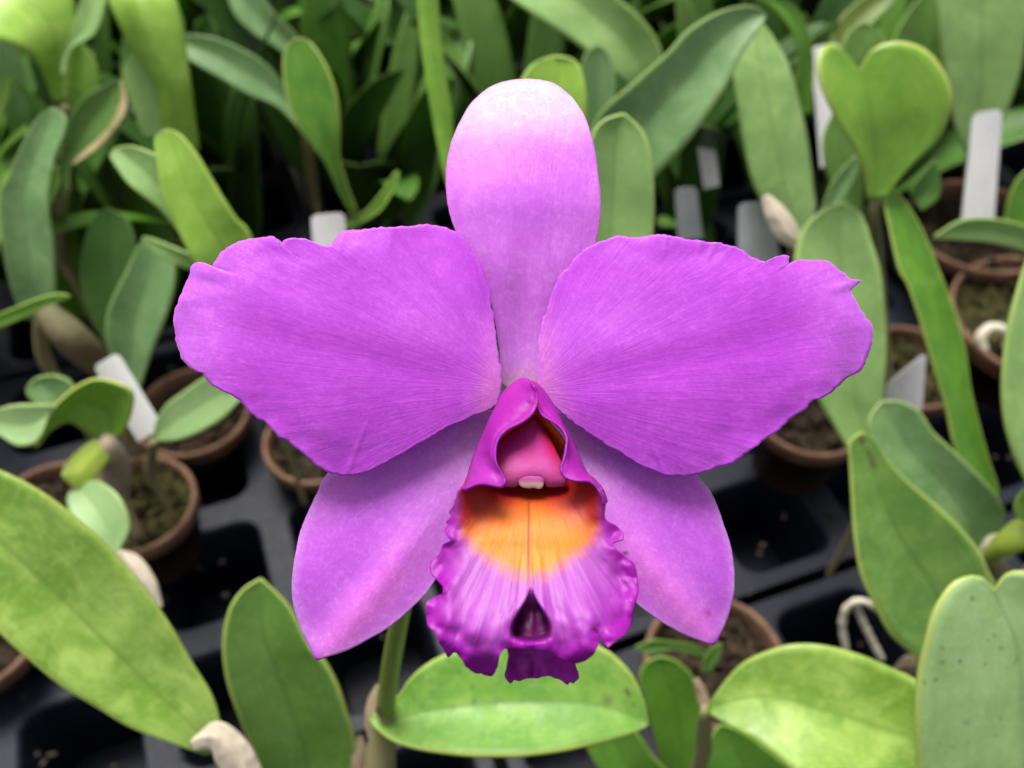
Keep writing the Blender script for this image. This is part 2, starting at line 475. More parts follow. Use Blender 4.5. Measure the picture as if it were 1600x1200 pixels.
# 4 --- yellow-green broad leaf bottom right
p = plant((1110, 1115, .34), 'orchid with broad yellow-green leaf along the bottom edge, right of the flower')
leaf(p, [(1104, 1106), (1131, 1067), (1162, 1035), (1208, 1014), (1250, 1006), (1302, 1011), (1355, 1027), (1397, 1046), (1428, 1060), (1500, 1110), (1560, 1180)],
     [(1106, 1114), (1145, 1137), (1187, 1161), (1215, 1182), (1236, 1200), (1290, 1236), (1360, 1262), (1430, 1268), (1500, 1250), (1560, 1182)],
     (.318, .305, .296, .29), leaf_mat('yellow', .8, .2, .44, .35, 4), tilt=-.30, fold=.28, mid=.44)
leaf(p, [(1095, 1330), (1096, 1240), (1103, 1190), (1112, 1150), (1126, 1132)],
     [(1340, 1330), (1300, 1240), (1240, 1202), (1170, 1150), (1128, 1132)], (.37, .35, .34), leaf_mat('green', .4, 0, .45, .3, 5), fold=.2)
stalk(p, [(1098, 1180, .35), (1100, 1140, .335), (1104, 1108, .32)], [.003, .0028, .002], M_BULB, 'pseudobulb', (0, 0))
blade(p, [(1086, 1060, .33), (1097, 1085, .328), (1104, 1115, .326)], [5, 9, 7], M_SHEATH)
# 5 --- dark small leaves behind it
p = plant((1060, 1250, .42), 'low dark green orchid tucked below the lip, between two paler leaves')
leaf(p, [(1050, 1260), (1030, 1180), (1017, 1130), (1006, 1090), (998, 1060), (1008, 1036), (1030, 1026)],
     [(1075, 1260), (1090, 1205), (1101, 1170), (1106, 1130), (1103, 1095), (1085, 1060), (1060, 1034), (1032, 1026)], (.41, .39, .375), leaf_mat('green', .3, .1, .45, .3, 6), fold=.2)
leaf(p, [(1030, 1290), (960, 1230), (925, 1185), (915, 1150), (935, 1128)], [(1080, 1280), (1050, 1215), (1020, 1180), (990, 1140), (940, 1127)],
     (.40, .38, .37), leaf_mat('green', .3, 0, .45, .3, 7), fold=.2)
leaf(p, [(1108, 1034), (1085, 1022), (1050, 1016), (1015, 1022), (992, 1012)], [(1110, 1026), (1085, 1008), (1050, 1003), (1020, 1000), (994, 1010)],
     (.42, .41, .405), leaf_mat('deep', .3, 0, .45, .3, 8), fold=.3)
leaf(p, [(1096, 1050), (1100, 1030), (1112, 1012), (1126, 1004)], [(1104, 1052), (1118, 1038), (1126, 1022), (1128, 1006)], (.42, .415), leaf_mat('deep', .3, 0, .45, .3, 8), fold=.3)
stalk(p, [(1070, 1290, .43), (1060, 1250, .415)], [.004, .003], M_BULB, 'pseudobulb', (0, 0))
# 6 --- notched glaucous leaf bottom right corner
p = plant((1590, 1400, .31), 'orchid with a large notched blue-green leaf filling the bottom right corner')
leaf(p, [(1500, 1420), (1445, 1290), (1434, 1200), (1430, 1147), (1430, 1095), (1435, 1046), (1446, 997), (1460, 951), (1488, 911), (1520, 899), (1540, 905), (1553, 922)],
     [(1660, 1420), (1690, 1290), (1700, 1200), (1698, 1147), (1694, 1095), (1688, 1046), (1680, 997), (1662, 940), (1630, 902), (1595, 892), (1570, 898), (1554, 922)],
     (.30, .28, .262, .25), leaf_mat('glauc', .6, .9, .46, .8, 9), tilt=-.12, fold=[.2, .3, .4], spine=[(1600, 1420), (1602, 1290), (1601, 1200), (1598, 1100), (1588, 1010), (1568, 960), (1554, 924)])
stalk(p, [(1590, 1460, .32), (1585, 1390, .305)], [.005, .004], M_BULB, 'pseudobulb', (0, 0))
# 7 --- pair of scarred leaves right
p = plant((1570, 900, .40), 'orchid with two scarred green leaves, one behind the other, left of its papery node')
leaf(p, [(1545, 1080), (1480, 1070), (1425, 1021), (1390, 990), (1362, 937), (1344, 895), (1334, 832), (1330, 767), (1327, 715), (1327, 690), (1347, 675)],
     [(1580, 1010), (1562, 930), (1544, 892), (1530, 860), (1495, 818), (1453, 780), (1425, 757), (1390, 722), (1369, 690), (1348, 675)],
     (.365, .345, .335, .33), leaf_mat('mid', .8, .45, .42, .8, 10, ((.955, .52, .030, .16, .85), (.88, .60, .05, .09, .75), (.60, .03, .012, .05, .5))), tilt=.1, fold=.22)
leaf(p, [(1500, 880), (1460, 830), (1420, 780), (1385, 735), (1362, 690), (1357, 655), (1376, 628)],
     [(1548, 862), (1570, 808), (1558, 775), (1530, 743), (1495, 708), (1460, 676), (1439, 645), (1411, 628), (1378, 627)],
     (.385, .37, .362), leaf_mat('grey', .7, .3, .42, .6, 11, ((.97, .40, .03, .2, .6),)), fold=.25)
blade(p, [(1533, 872, .38), (1552, 858, .372), (1580, 850, .37)], [10, 22, 20], M_SHEATHP)
stalk(p, [(1545, 868, .376), (1590, 838, .366), (1650, 800, .37)], [.003, .0058, .0052], M_LIME, 'new_shoot')
stalk(p, [(1560, 905, .395), (1548, 868, .38)], [.0045, .0032], M_BULB, 'pseudobulb', (.005, 0))
for pts in ([(1322, 1015, .43), (1316, 975, .425), (1326, 946, .42), (1350, 940, .418), (1380, 958, .42)],
            [(1378, 1030, .43), (1362, 1000, .427), (1344, 962, .424), (1338, 945, .42)]):
    w = cr([tuple(P(*q)) for q in pts], 22); tube('aerial_root', w, [.0017+.0005*noise.noise(Vector((i*.6, 1, 2))) for i in range(22)], M_ROOT, p)
blade(p, [(1398, 1048, .385), (1420, 1038, .38), (1442, 1044, .38)], [6, 15, 10], M_SHEATH)
# 8 --- heart leaf with long strap leaf
p = plant((1372, 400, .47), 'orchid with a bright heart-shaped notched leaf above a long narrow strap leaf')
leaf(p, [(1357, 310), (1350, 268), (1337, 234), (1309, 189), (1288, 147), (1278, 112), (1281, 80), (1299, 68), (1320, 85), (1342, 108)],
     [(1382, 310), (1411, 273), (1435, 248), (1467, 217), (1484, 175), (1486, 140), (1470, 103), (1446, 77), (1418, 66), (1390, 66), (1362, 79), (1344, 108)],
     (.405, .39, .375, .37), leaf_mat('bright', .55, .05, .40, 1.0, 12, ((.985, .5, .012, .10, .9),)), tilt=.12, fold=.42, spine=[(1369, 312), (1368, 270), (1364, 225), (1360, 185), (1352, 140), (1343, 110)], label='bright green heart-shaped leaf with notched tip')
leaf(p, [(1376, 298), (1388, 350), (1404, 420), (1418, 445), (1435, 494), (1453, 554), (1470, 610), (1481, 652), (1491, 697), (1520, 760), (1545, 795)],
     [(1392, 292), (1418, 318), (1443, 362), (1463, 410), (1477, 445), (1495, 494), (1509, 547), (1517, 605), (1533, 673), (1547, 722), (1561, 767), (1552, 796)],
     (.41, .405, .41, .42), leaf_mat('green', .6, .3, .42, .8, 13), tilt=.2, fold=.45, mid=.55, label='long narrow strap leaf arching down and right')
stalk(p, [(1385, 640, .52), (1375, 480, .47), (1368, 390, .43), (1368, 305, .406)], [.0035, .0036, .0032, .0020], M_BULB, 'pseudobulb', (0, .01))
# 9 --- right edge leaf
p = plant((1640, 760, .36), 'orchid showing one pale upright leaf cut off by the right edge')
leaf(p, [(1630, 800), (1596, 739), (1579, 697), (1568, 652), (1565, 596), (1572, 522), (1586, 463), (1610, 390), (1640, 340)],
     [(1660, 800), (1690, 739), (1705, 697), (1710, 652), (1712, 596), (1705, 522), (1695, 463), (1670, 390), (1642, 340)], (.35, .33, .315), leaf_mat('pale', .7, .1, .44, .5, 14), fold=.3)
leaf(p, [(1640, 830), (1596, 812), (1585, 790), (1600, 765), (1625, 750)], [(1650, 826), (1640, 800), (1635, 780), (1632, 760), (1626, 750)], (.36, .35), leaf_mat('lime', .5, 0, .44, .5, 14), fold=.2)
stalk(p, [(1645, 850, .38), (1645, 800, .355)], [.004, .003], M_BULB, 'pseudobulb', (0, 0))
# 10 --- broad grey-green leaf behind right petal
p = plant((1350, 730, .47), 'orchid with a tall grey-green leaf rising directly behind the right petal tip')
leaf(p, [(1342, 735), (1320, 694), (1299, 659), (1281, 627), (1262, 560), (1246, 480), (1241, 410), (1253, 360), (1283, 330), (1312, 317)],
     [(1372, 735), (1379, 660), (1381, 610), (1385, 540), (1381, 470), (1375, 420), (1362, 378), (1350, 342), (1330, 322), (1313, 317)],
     (.43, .415, .40, .39), leaf_mat('pale', .6, .05, .46, .3, 15), tilt=-.1, fold=.32, mid=.55)
stalk(p, [(1358, 780, .46), (1356, 730, .432)], [.004, .003], M_BULB, 'pseudobulb', (0, 0))
# 11 --- horizontal leaf above wide pot
p = plant((1640, 400, .54), 'orchid with a pale leaf lying flat across the wide pot at the right edge')
leaf(p, [(1680, 420), (1600, 392), (1547, 379), (1495, 375), (1459, 372)], [(1690, 390), (1600, 352), (1547, 341), (1502, 344), (1460, 369)], (.49, .475, .465), leaf_mat('pale', .5, 0, .44, .4, 16), tilt=-.5, fold=.2)
leaf(p, [(1568, 352), (1576, 310), (1590, 280), (1612, 260)], [(1605, 360), (1625, 320), (1630, 285), (1614, 260)], (.52, .50), leaf_mat('green', .4, 0, .44, .4, 17), fold=.2)
stalk(p, [(1680, 440, .54), (1682, 406, .495)], [.004, .003], M_BULB, 'pseudobulb', (0, 0))
# 12 --- big pale leaf top right
p = plant((1530, 250, .62), 'orchid with a wide pale grey-green leaf hanging at the top right corner')
leaf(p, [(1508, 235), (1491, 196), (1478, 130), (1470, 70), (1468, 0), (1480, -90), (1530, -150)], [(1535, 235), (1562, 200), (1586, 140), (1600, 80), (1606, 0), (1590, -90), (1534, -150)],
     (.56, .52, .49, .48), leaf_mat('pale', .8, .1, .48, .2, 18), fold=.35, mid=.48)
leaf(p, [(1420, 190), (1398, 110), (1396, 62), (1418, 20), (1450, -20)], [(1480, 190), (1490, 110), (1482, 62), (1470, 20), (1452, -20)], (.60, .57, .55), leaf_mat('mid', .6, 0, .48, .2, 19), fold=.3)
stalk(p, [(1515, 330, .66), (1520, 230, .565)], [.005, .004], M_BULB, 'pseudobulb', (0, 0))
# 13 --- leaves behind the heart leaf
p = plant((1345, 240, .58), 'orchid half hidden behind the heart-shaped leaf, with a small rounded leaf')
leaf(p, [(1325, 200), (1314, 130), (1314, 80), (1325, 50), (1350, 35)], [(1375, 200), (1390, 130), (1386, 80), (1376, 48), (1352, 35)], (.50, .47, .46), leaf_mat('mid', .5, 0, .46, .5, 20), fold=.2)
leaf(p, [(1290, 120), (1300, 55), (1320, 20), (1360, -10), (1410, -30)], [(1310, 130), (1335, 72), (1370, 32), (1395, 5), (1412, -28)], (.56, .55, .54), leaf_mat('olive', .6, 0, .46, .3, 21), fold=.25)
leaf(p, [(1320, 340), (1292, 270), (1286, 215), (1305, 170)], [(1345, 340), (1345, 270), (1335, 215), (1307, 170)], (.50, .48, .47), leaf_mat('mid', .4, 0, .46, .3, 22), fold=.25)
leaf(p, [(1282, 330), (1300, 285), (1325, 255), (1338, 243)], [(1298, 340), (1325, 300), (1342, 262), (1340, 243)], (.47, .45), leaf_mat('grey', .4, 0, .46, .3, 22), fold=.25)
leaf(p, [(1420, 300), (1440, 270), (1462, 250)], [(1440, 330), (1468, 305), (1464, 250)], (.50, .48), leaf_mat('deep', .4, 0, .46, .3, 22), fold=.25)
stalk(p, [(1340, 420, .56), (1340, 340, .51)], [.004, .003], M_BULB, 'pseudobulb', (0, 0))
# 14 --- pale strap leaf arching down
p = plant((1240, 400, .52), 'orchid with a pale streaked strap leaf drooping above a white papery sheath')
leaf(p, [(1222, 380), (1190, 315), (1176, 287), (1162, 227), (1152, 164), (1145, 115), (1150, 70), (1168, 38), (1180, 30)],
     [(1262, 380), (1274, 329), (1271, 297), (1262, 224), (1250, 168), (1234, 108), (1212, 66), (1195, 42), (1182, 30)],
     (.46, .44, .425, .42), leaf_mat('pale', 1.0, 0, .38, .2, 23), tilt=.15, fold=-.25)
leaf(p, [(1230, 180), (1246, 100), (1236, 50), (1205, 10), (1170, -10)], [(1268, 180), (1272, 100), (1262, 45), (1235, 5), (1172, -12)], (.55, .52, .50), leaf_mat('green', .4, 0, .44, .4, 24), fold=.25)
blade(p, [(1195, 306, .42), (1212, 335, .418), (1232, 365, .42), (1252, 385, .425)], [6, 17, 18, 8], M_SHEATHP)
stalk(p, [(1245, 460, .52), (1242, 380, .465)], [.004, .0035], M_BULB, 'pseudobulb', (0, 0))
# 15 --- diagonal pointed leaf
p = plant((960, 300, .46), 'orchid with a long grey-green pointed leaf slanting up right of the top sepal')
leaf(p, [(905, 250), (936, 180), (985, 133), (1038, 87), (1075, 47), (1117, 21), (1155, 10), (1182, 11), (1196, 24)],
     [(985, 320), (1024, 275), (1071, 226), (1103, 182), (1134, 136), (1155, 91), (1178, 55), (1190, 40), (1197, 26)],
     (.42, .395, .38, .375), leaf_mat('grey', .7, 0, .44, .4, 25), tilt=.1, fold=.3, mid=.45)
stalk(p, [(940, 360, .48), (945, 290, .425)], [.004, .0035], M_BULB, 'pseudobulb', (0, 0))
# 16 --- leaf next to sepal
p = plant((980, 420, .38), 'orchid with a smooth upright leaf standing right against the top sepal')
leaf(p, [(900, 470), (905, 380), (910, 300), (920, 225), (940, 190), (974, 178)], [(1005, 470), (1020, 364), (1022, 297), (1017, 238), (1003, 203), (976, 178)],
     (.34, .32, .30), leaf_mat('pale', .3, 0, .46, .4, 26), tilt=-.05, fold=.4, mid=.42)
stalk(p, [(960, 560, .40), (955, 465, .345)], [.004, .0035], M_BULB, 'pseudobulb', (0, 0))
# 17 --- pale leaf from the top
p = plant((1020, 150, .58), 'orchid with a bright pale leaf crossing the top edge right of centre')
leaf(p, [(985, 135), (940, 98), (898, 66), (852, 35), (805, 3), (740, -45), (690, -90)], [(1022, 135), (1036, 100), (1030, 70), (1010, 38), (978, 7), (900, -50), (692, -92)],
     (.51, .48, .46, .45), leaf_mat('pale', .7, 0, .44, .3, 27), tilt=.1, fold=.35, mid=.55)
stalk(p, [(1000, 230, .60), (1004, 140, .515)], [.004, .0035], M_BULB, 'pseudobulb', (0, 0))
# 18 --- leaf behind dorsal sepal tip
p = plant((900, 300, .46), 'orchid with a rounded leaf tip peeping out behind the white top of the sepal')
leaf(p, [(835, 300), (812, 200), (806, 150), (817, 119), (835, 98), (863, 89)], [(915, 300), (917, 182), (915, 140), (906, 104), (891, 91), (865, 88)], (.40, .37, .36), leaf_mat('lime', .3, 0, .46, .3, 28), fold=.3, mid=.6)
leaf(p, [(910, 300), (905, 200), (905, 130), (912, 90), (930, 70)], [(950, 300), (956, 200), (962, 130), (952, 85), (932, 70)], (.50, .47, .45), leaf_mat('grey', .3, 0, .46, .3, 29), fold=.3)
stalk(p, [(900, 420, .48), (890, 300, .42)], [.004, .0035], M_BULB, 'pseudobulb', (0, 0))
# 19 --- vertical green stalk
p = plant((760, 400, .44), 'tall ribbon-like green orchid leaf rising left of the top sepal to the edge')
leaf(p, [(735, 420), (712, 340), (690, 258), (674, 176), (660, 88), (651, 0), (650, -80), (662, -140)], [(765, 420), (736, 340), (712, 258), (706, 176), (692, 88), (684, 0), (680, -80), (664, -140)],
     (.42, .395, .38, .37), leaf_mat('bright', .5, 0, .40, .2, 30), tilt=.5, fold=-.3)
stalk(p, [(760, 500, .47), (752, 415, .422)], [.004, .003], M_BULB, 'pseudobulb', (0, 0))
# 20 --- spoon leaf
p = plant((560, 350, .52), 'orchid with a bright spoon-shaped leaf on a thin stalk, upper left of centre')
leaf(p, [(546, 330), (539, 318), (528, 297), (511, 259), (490, 231), (469, 203), (451, 161), (443, 122), (443, 84), (452, 67), (466, 60)],
     [(558, 330), (551, 312), (542, 287), (531, 245), (531, 196), (526, 147), (511, 105), (492, 74), (480, 63), (468, 60)], (.47, .44, .425, .42), leaf_mat('green', .5, 0, .42, .9, 31), fold=.35, mid=.52)
leaf(p, [(540, 350), (575, 326), (600, 295), (615, 272), (622, 268)], [(545, 358), (590, 334), (612, 305), (624, 280), (623, 268)], (.475, .465), leaf_mat('bright', .5, 0, .42, .3, 31), tilt=.3, fold=.3)
stalk(p, [(565, 430, .53), (552, 328, .472)], [.004, .0022], M_STALK, 'stem', (0, 0))
# 21 --- pair of lime leaves
p = plant((400, 460, .42), 'orchid with a pair of fresh lime-green leaves just above the left petal')
leaf(p, [(350, 500), (305, 413), (290, 385), (273, 350), (255, 308), (245, 252), (241, 220), (249, 207), (261, 203)],
     [(425, 460), (392, 367), (371, 343), (350, 311), (329, 276), (308, 241), (288, 216), (275, 206), (263, 203)], (.39, .36, .345, .34), leaf_mat('lime', .7, 0, .42, .4, 32), tilt=.05, fold=.3, mid=.52)
leaf(p, [(285, 370), (250, 328), (203, 290), (182, 262), (171, 243), (180, 232)], [(330, 350), (290, 290), (255, 250), (232, 236), (205, 228), (182, 231)], (.39, .375, .37), leaf_mat('pale', .5, 0, .42, .6, 33), fold=.3)
stalk(p, [(405, 560, .45), (385, 475, .395)], [.004, .003], M_BULB, 'pseudobulb', (0, 0))
# 22 --- bent grey leaf
p = plant((215, 590, .50), 'orchid with a grey-green leaf and a folded pale one left of the left petal')
leaf(p, [(192, 610), (172, 560), (165, 520), (170, 480), (196, 425), (215, 385), (228, 373)], [(218, 610), (240, 545), (258, 500), (272, 450), (272, 405), (255, 380), (230, 373)], (.45, .43, .42), leaf_mat('grey', .6, 0, .44, .3, 34), fold=.3)
leaf(p, [(330, 430), (280, 415), (248, 398), (228, 380), (222, 372)], [(345, 420), (300, 398), (262, 382), (236, 372), (223, 370)], (.42, .41, .415), leaf_mat('pale', .5, 0, .44, .3, 35), tilt=-.5, fold=.2)
leaf(p, [(165, 540), (135, 480), (125, 420), (140, 350), (165, 325)], [(205, 540), (215, 470), (215, 400), (200, 345), (167, 325)], (.54, .52, .51), leaf_mat('deep', .3, 0, .5, .1, 36), fold=.3)
stalk(p, [(200, 680, .52), (204, 600, .455)], [.004, .003], M_BULB, 'pseudobulb', (0, 0))
# 23 --- far left leaf
p = plant((60, 520, .50), 'orchid with a dull grey-green leaf and a thick brown bulb at the left edge')
leaf(p, [(40, 500), (24, 470), (12, 430), (2, 370), (-2, 305), (10, 280), (35, 224), (55, 188), (80, 168)], [(90, 500), (88, 463), (84, 385), (77, 332), (77, 297), (87, 245), (101, 210), (103, 182), (84, 168)],
     (.46, .43, .415, .41), leaf_mat('grey', .8, 0, .42, .2, 37), fold=.3)
leaf(p, [(-20, 520), (30, 500), (70, 480), (100, 468), (110, 464)], [(-20, 498), (25, 480), (60, 466), (92, 459), (109, 462)], (.41, .405, .41), leaf_mat('bright', .5, 0, .42, .3, 38), tilt=-.4, fold=.2)
leaf(p, [(-60, 420), (-40, 330), (-20, 270), (15, 215), (40, 195)], [(-10, 420), (10, 350), (30, 280), (42, 230), (42, 195)], (.50, .48, .47), leaf_mat('bright', .4, 0, .42, .2, 38), fold=.3)
stalk(p, [(165, 585, .47), (140, 555, .46), (108, 525, .45), (75, 490, .45), (66, 475, .45)], [.0045, .0078, .0084, .006, .003], plain('brown_bulb', (.07, .07, .026), .7, .5, 45, .8, .0015, (.13, .085, .05)), 'pseudobulb')
stalk(p, [(70, 560, .50), (62, 500, .462)], [.004, .003], M_BULB, 'pseudobulb', (0, 0))
# 24 --- leaf with tan edge
p = plant((90, 320, .58), 'orchid with a dark leaf edged in dried tan along its right side, upper left')
leaf(p, [(84, 300), (91, 266), (98, 225), (110, 180), (140, 145), (189, 124)], [(110, 300), (115, 254), (147, 233), (171, 208), (193, 175), (192, 126)], (.50, .47, .455), leaf_mat('mid', .5, 0, .44, .0, 39), tilt=.1, fold=.3)
leaf(p, [(113, 256), (130, 238), (158, 213), (180, 185), (190, 150), (188, 128)], [(115, 258), (150, 234), (174, 209), (196, 176), (198, 150), (190, 127)], (.466, .462, .455), plain('dried_leaf_edge', (.42, .34, .17), .7, .3, 90, .4, .0006), name='dried_edge', fold=0)
leaf(p, [(45, 300), (55, 260), (72, 235)], [(80, 320), (95, 280), (75, 235)], (.5, .49), leaf_mat('green', .4, 0, .44, .3, 39), fold=.3)
stalk(p, [(95, 400, .59), (97, 300, .505)], [.004, .003], M_BULB, 'pseudobulb', (0, 0))
# 25 --- bright top-left corner leaves
p = plant((110, 200, .56), 'orchid with glossy light-green leaves spilling into the top left corner')
leaf(p, [(85, 160), (63, 105), (35, 78), (0, 63), (-70, 45), (-160, 60)], [(105, 160), (112, 90), (118, 25), (100, -40), (20, -80), (-160, 50)], (.50, .47, .45, .44), leaf_mat('lime', .8, 0, .36, .3, 40), tilt=.6, fold=.25)
leaf(p, [(95, 120), (96, 95), (108, 63), (122, 17), (140, -40), (180, -80)], [(103, 120), (112, 78), (150, 52), (168, 0), (185, -40), (182, -80)], (.48, .455, .44), leaf_mat('pale', .6, 0, .36, .3, 41), tilt=-.3, fold=.3)
leaf(p, [(100, 190), (98, 140), (105, 100), (128, 70)], [(160, 190), (156, 140), (150, 100), (130, 70)], (.53, .51), leaf_mat('bright', .4, 0, .42, .2, 41), fold=.3)
leaf(p, [(-40, 220), (-30, 170), (-10, 135), (15, 118)], [(-5, 200), (10, 165), (18, 140), (18, 118)], (.5, .49), leaf_mat('lime', .4, 0, .42, .2, 41), fold=.3)
stalk(p, [(110, 300, .61), (102, 170, .52)], [.005, .003], M_BULB, 'pseudobulb', (0, 0))
# 26 --- glossy folded leaf
p = plant((270, 260, .58), 'orchid with a long glossy folded leaf bending over at the top, left of centre')
leaf(p, [(250, 235), (251, 190), (246, 140), (226, 105), (205, 77), (188, 42), (170, 0), (160, -60), (190, -110)], [(312, 235), (306, 190), (300, 140), (294, 100), (288, 52), (276, 0), (258, -60), (192, -112)],
     (.51, .46, .44, .49), leaf_mat('lime', .8, 0, .32, .2, 42), tilt=.1, fold=-.35, mid=.35)
leaf(p, [(225, 215), (200, 150), (192, 110), (205, 78)], [(255, 215), (252, 160), (240, 115), (207, 78)], (.51, .49), leaf_mat('pale', .4, 0, .42, .2, 42), fold=.2)
stalk(p, [(280, 360, .62), (280, 240, .52)], [.005, .004], M_BULB, 'pseudobulb', (0, 0))
# 27 --- grey leaf diagonal
p = plant((440, 190, .62), 'orchid with grey-green leaves slanting down behind the spoon-shaped leaf')
leaf(p, [(470, 205), (434, 168), (385, 147), (343, 122), (301, 98), (270, 75), (255, 55)], [(480, 175), (441, 128), (412, 97), (378, 76), (336, 59), (294, 53), (257, 52)], (.56, .53, .51), leaf_mat('grey', .6, 0, .42, .2, 43), tilt=.1, fold=.3)
leaf(p, [(470, 110), (434, 77), (395, 52), (365, 20), (350, -30)], [(490, 90), (458, 49), (425, 15), (400, -20), (352, -32)], (.62, .60, .59), leaf_mat('grey', .6, 0, .42, .2, 44), fold=.3)
stalk(p, [(490, 300, .66), (476, 188, .565)], [.004, .003], M_BULB, 'pseudobulb', (0, 0))
# 28 --- small plant with curled leaf on the left
p = plant((175, 740, .46), 'small orchid with a curled round leaf and chartreuse shoot over the mossy pot')
leaf(p, [(168, 690), (140, 678), (108, 660), (80, 672), (62, 694), (56, 700)], [(176, 690), (200, 660), (208, 615), (186, 599), (150, 592), (118, 606), (90, 630), (70, 660), (57, 698)],
     (.405, .385, .37), leaf_mat('bright', .4, 0, .40, 1.0, 45), tilt=-.5, fold=.35, label='curled bright green round leaf')
leaf(p, [(75, 655), (58, 690), (28, 697), (0, 681), (-40, 660)], [(86, 632), (70, 632), (28, 632), (0, 638), (-42, 656)], (.385, .38, .385), leaf_mat('glauc', .5, 0, .42, .6, 46), fold=.25)
leaf(p, [(95, 660), (65, 640), (44, 620), (42, 605), (58, 590)], [(120, 640), (118, 610), (108, 594), (85, 586), (60, 590)], (.415, .405), leaf_mat('grey', .4, 0, .42, .4, 47), fold=.25)
leaf(p, [(108, 770), (105, 785), (115, 812), (143, 840), (165, 860), (180, 866)], [(140, 752), (155, 752), (182, 771), (198, 799), (202, 830), (182, 866)], (.40, .385, .38), leaf_mat('glauc', .4, 0, .44, .4, 48), fold=.2)
leaf(p, [(150, 685), (128, 700), (105, 722), (96, 742)], [(172, 715), (150, 745), (125, 765), (97, 745)], (.40, .39), M_LIME, fold=-.3, name='new_shoot')
stalk(p, [(180, 775, .47), (180, 735, .43), (170, 700, .405), (168, 685, .40)], [.006, .0072, .005, .003], plain('pink_bulb', (.42, .33, .26), .6, .3, 70, .5, .001, (.30, .26, .14)), 'pseudobulb', (0, 0))
blade(p, [(184, 862, .375), (205, 880, .372), (228, 915, .372), (250, 950, .375)], [4, 16, 18, 5], M_SHEATHP)
# 29 --- oval pale leaf
p = plant((240, 700, .46), 'orchid showing one pale oval leaf beside the leaning white tag on the left')
leaf(p, [(240, 684), (245, 655), (262, 630), (282, 615), (315, 592), (340, 583), (368, 600), (385, 615)], [(243, 687), (260, 689), (282, 687), (315, 674), (350, 652), (374, 627), (384, 617)], (.42, .405, .395), leaf_mat('glauc', .4, 0, .42, .4, 49), fold=.25)
stalk(p, [(236, 740, .47), (240, 690, .424)], [.003, .002], M_BULB, 'pseudobulb', (0, 0))

# ------------------------------------------------------------------ labels stuck in pots
def plant_tag(corners, d, label, mat=M_TAG, th=.0006):
    (ax, ay), (bx, by), (cx, cy), (dx, dy) = corners     # top-left, top-right, bottom-right, bottom-left
    n, V, uv = 10, [], []
    prof = [(0.0, .72), (.03, .93), (.07, 1.0)] + [(k/10, 1) for k in range(1, 11)]
    for t, w in prof:
        for j in range(5):
            v = (j/4-.5)*w+.5
            x = lerp(lerp(ax, bx, v), lerp(dx, cx, v), t); y = lerp(lerp(ay, by, v), lerp(dy, cy, v), t)
            V.append(P(x, y, lerp(d[0], d[0]+.25*(d[1]-d[0]), t)+.0015*(2*v-1)**2)); uv.append((t, v))
    lo = V[-3]
    root = mesh('plant_label', V, grid_faces(len(prof), 5), mat, None, uv, smooth=False)
    solid(root, th); tag(root, label, 'plant label', 'plastic name labels in the pots')
    return root
plant_tag([(146, 572), (184, 550), (256, 668), (216, 690)], (.415, .45), 'white plastic label leaning left between the curled leaf and the oval leaf')
plant_tag([(486, 336), (538, 332), (545, 420), (492, 424)], (.44, .47), 'small white label top just above the left petal')
plant_tag([(1520, 178), (1566, 170), (1553, 345), (1502, 345)], (.50, .56), 'upright white ribbed label standing in the upper right')
plant_tag([(1153, 318), (1208, 314), (1222, 440), (1152, 440)], (.47, .52), 'shaded grey label behind the right petal and the papery sheath', M_TAGGREY)
plant_tag([(1386, 600), (1447, 550), (1440, 640), (1380, 660)], (.44, .47), 'grey-white label tilted forward beside the long strap leaf')
plant_tag([(1266, 74), (1312, 66), (1318, 250), (1282, 262)], (.55, .60), 'white label mostly hidden behind the heart-shaped leaf')
plant_tag([(1090, 228), (1116, 224), (1124, 290), (1100, 296)], (.55, .58), 'small white label end below the slanting pointed leaf')
plant_tag([(1054, 296), (1088, 292), (1098, 372), (1060, 376)], (.54, .60), 'dim grey label in the dark gap behind the upright leaf', M_TAGGREY)

w = cr([(*PG(x, y, .052+z), 0) for x, y, z in ((1537, 548, 0), (1532, 527, .006), (1547, 513, .009), (1566, 515, .008), (1577, 530, .004), (1572, 545, 0))], 26)
tag(tube('curled_root', [q[:3] for q in w], [.0034+.0008*noise.noise(Vector((i*.5, 3, 1))) for i in range(26)], M_ROOT), 'pale curled root lying on the mossy mix of the wide pot at the right', 'root')
V, Fc = [], []; rr = random.Random(5)
for _ in range(260):
    o = Vector((rr.uniform(-.35, .42), rr.uniform(.1, .6), .0008))
    a = rr.uniform(0, 6.28); sx, sy, sz = rr.uniform(.0008, .0035), rr.uniform(.0006, .0016), rr.uniform(.0005, .0012); b = len(V)
    for q in range(8):
        k = rr.uniform(.7, 1.15); x_, y_ = sx*(1 if q & 1 else -1)*k, sy*(1 if q & 2 else -1)*k
        V.append(o + Vector((x_*math.cos(a)-y_*math.sin(a), x_*math.sin(a)+y_*math.cos(a), sz*(1 if q & 4 else -.6))))
    Fc += [tuple(b+i for i in f) for f in ((0, 2, 3, 1), (4, 5, 7, 6), (0, 1, 5, 4), (2, 6, 7, 3), (0, 4, 6, 2), (1, 3, 7, 5))]
tag(mesh('bark_debris', V, Fc, plain('bark_bits', (.035, .026, .018), .95, .4, 200), smooth=False), 'crumbs of bark and grit scattered over the tray deck', 'debris', kind='stuff')

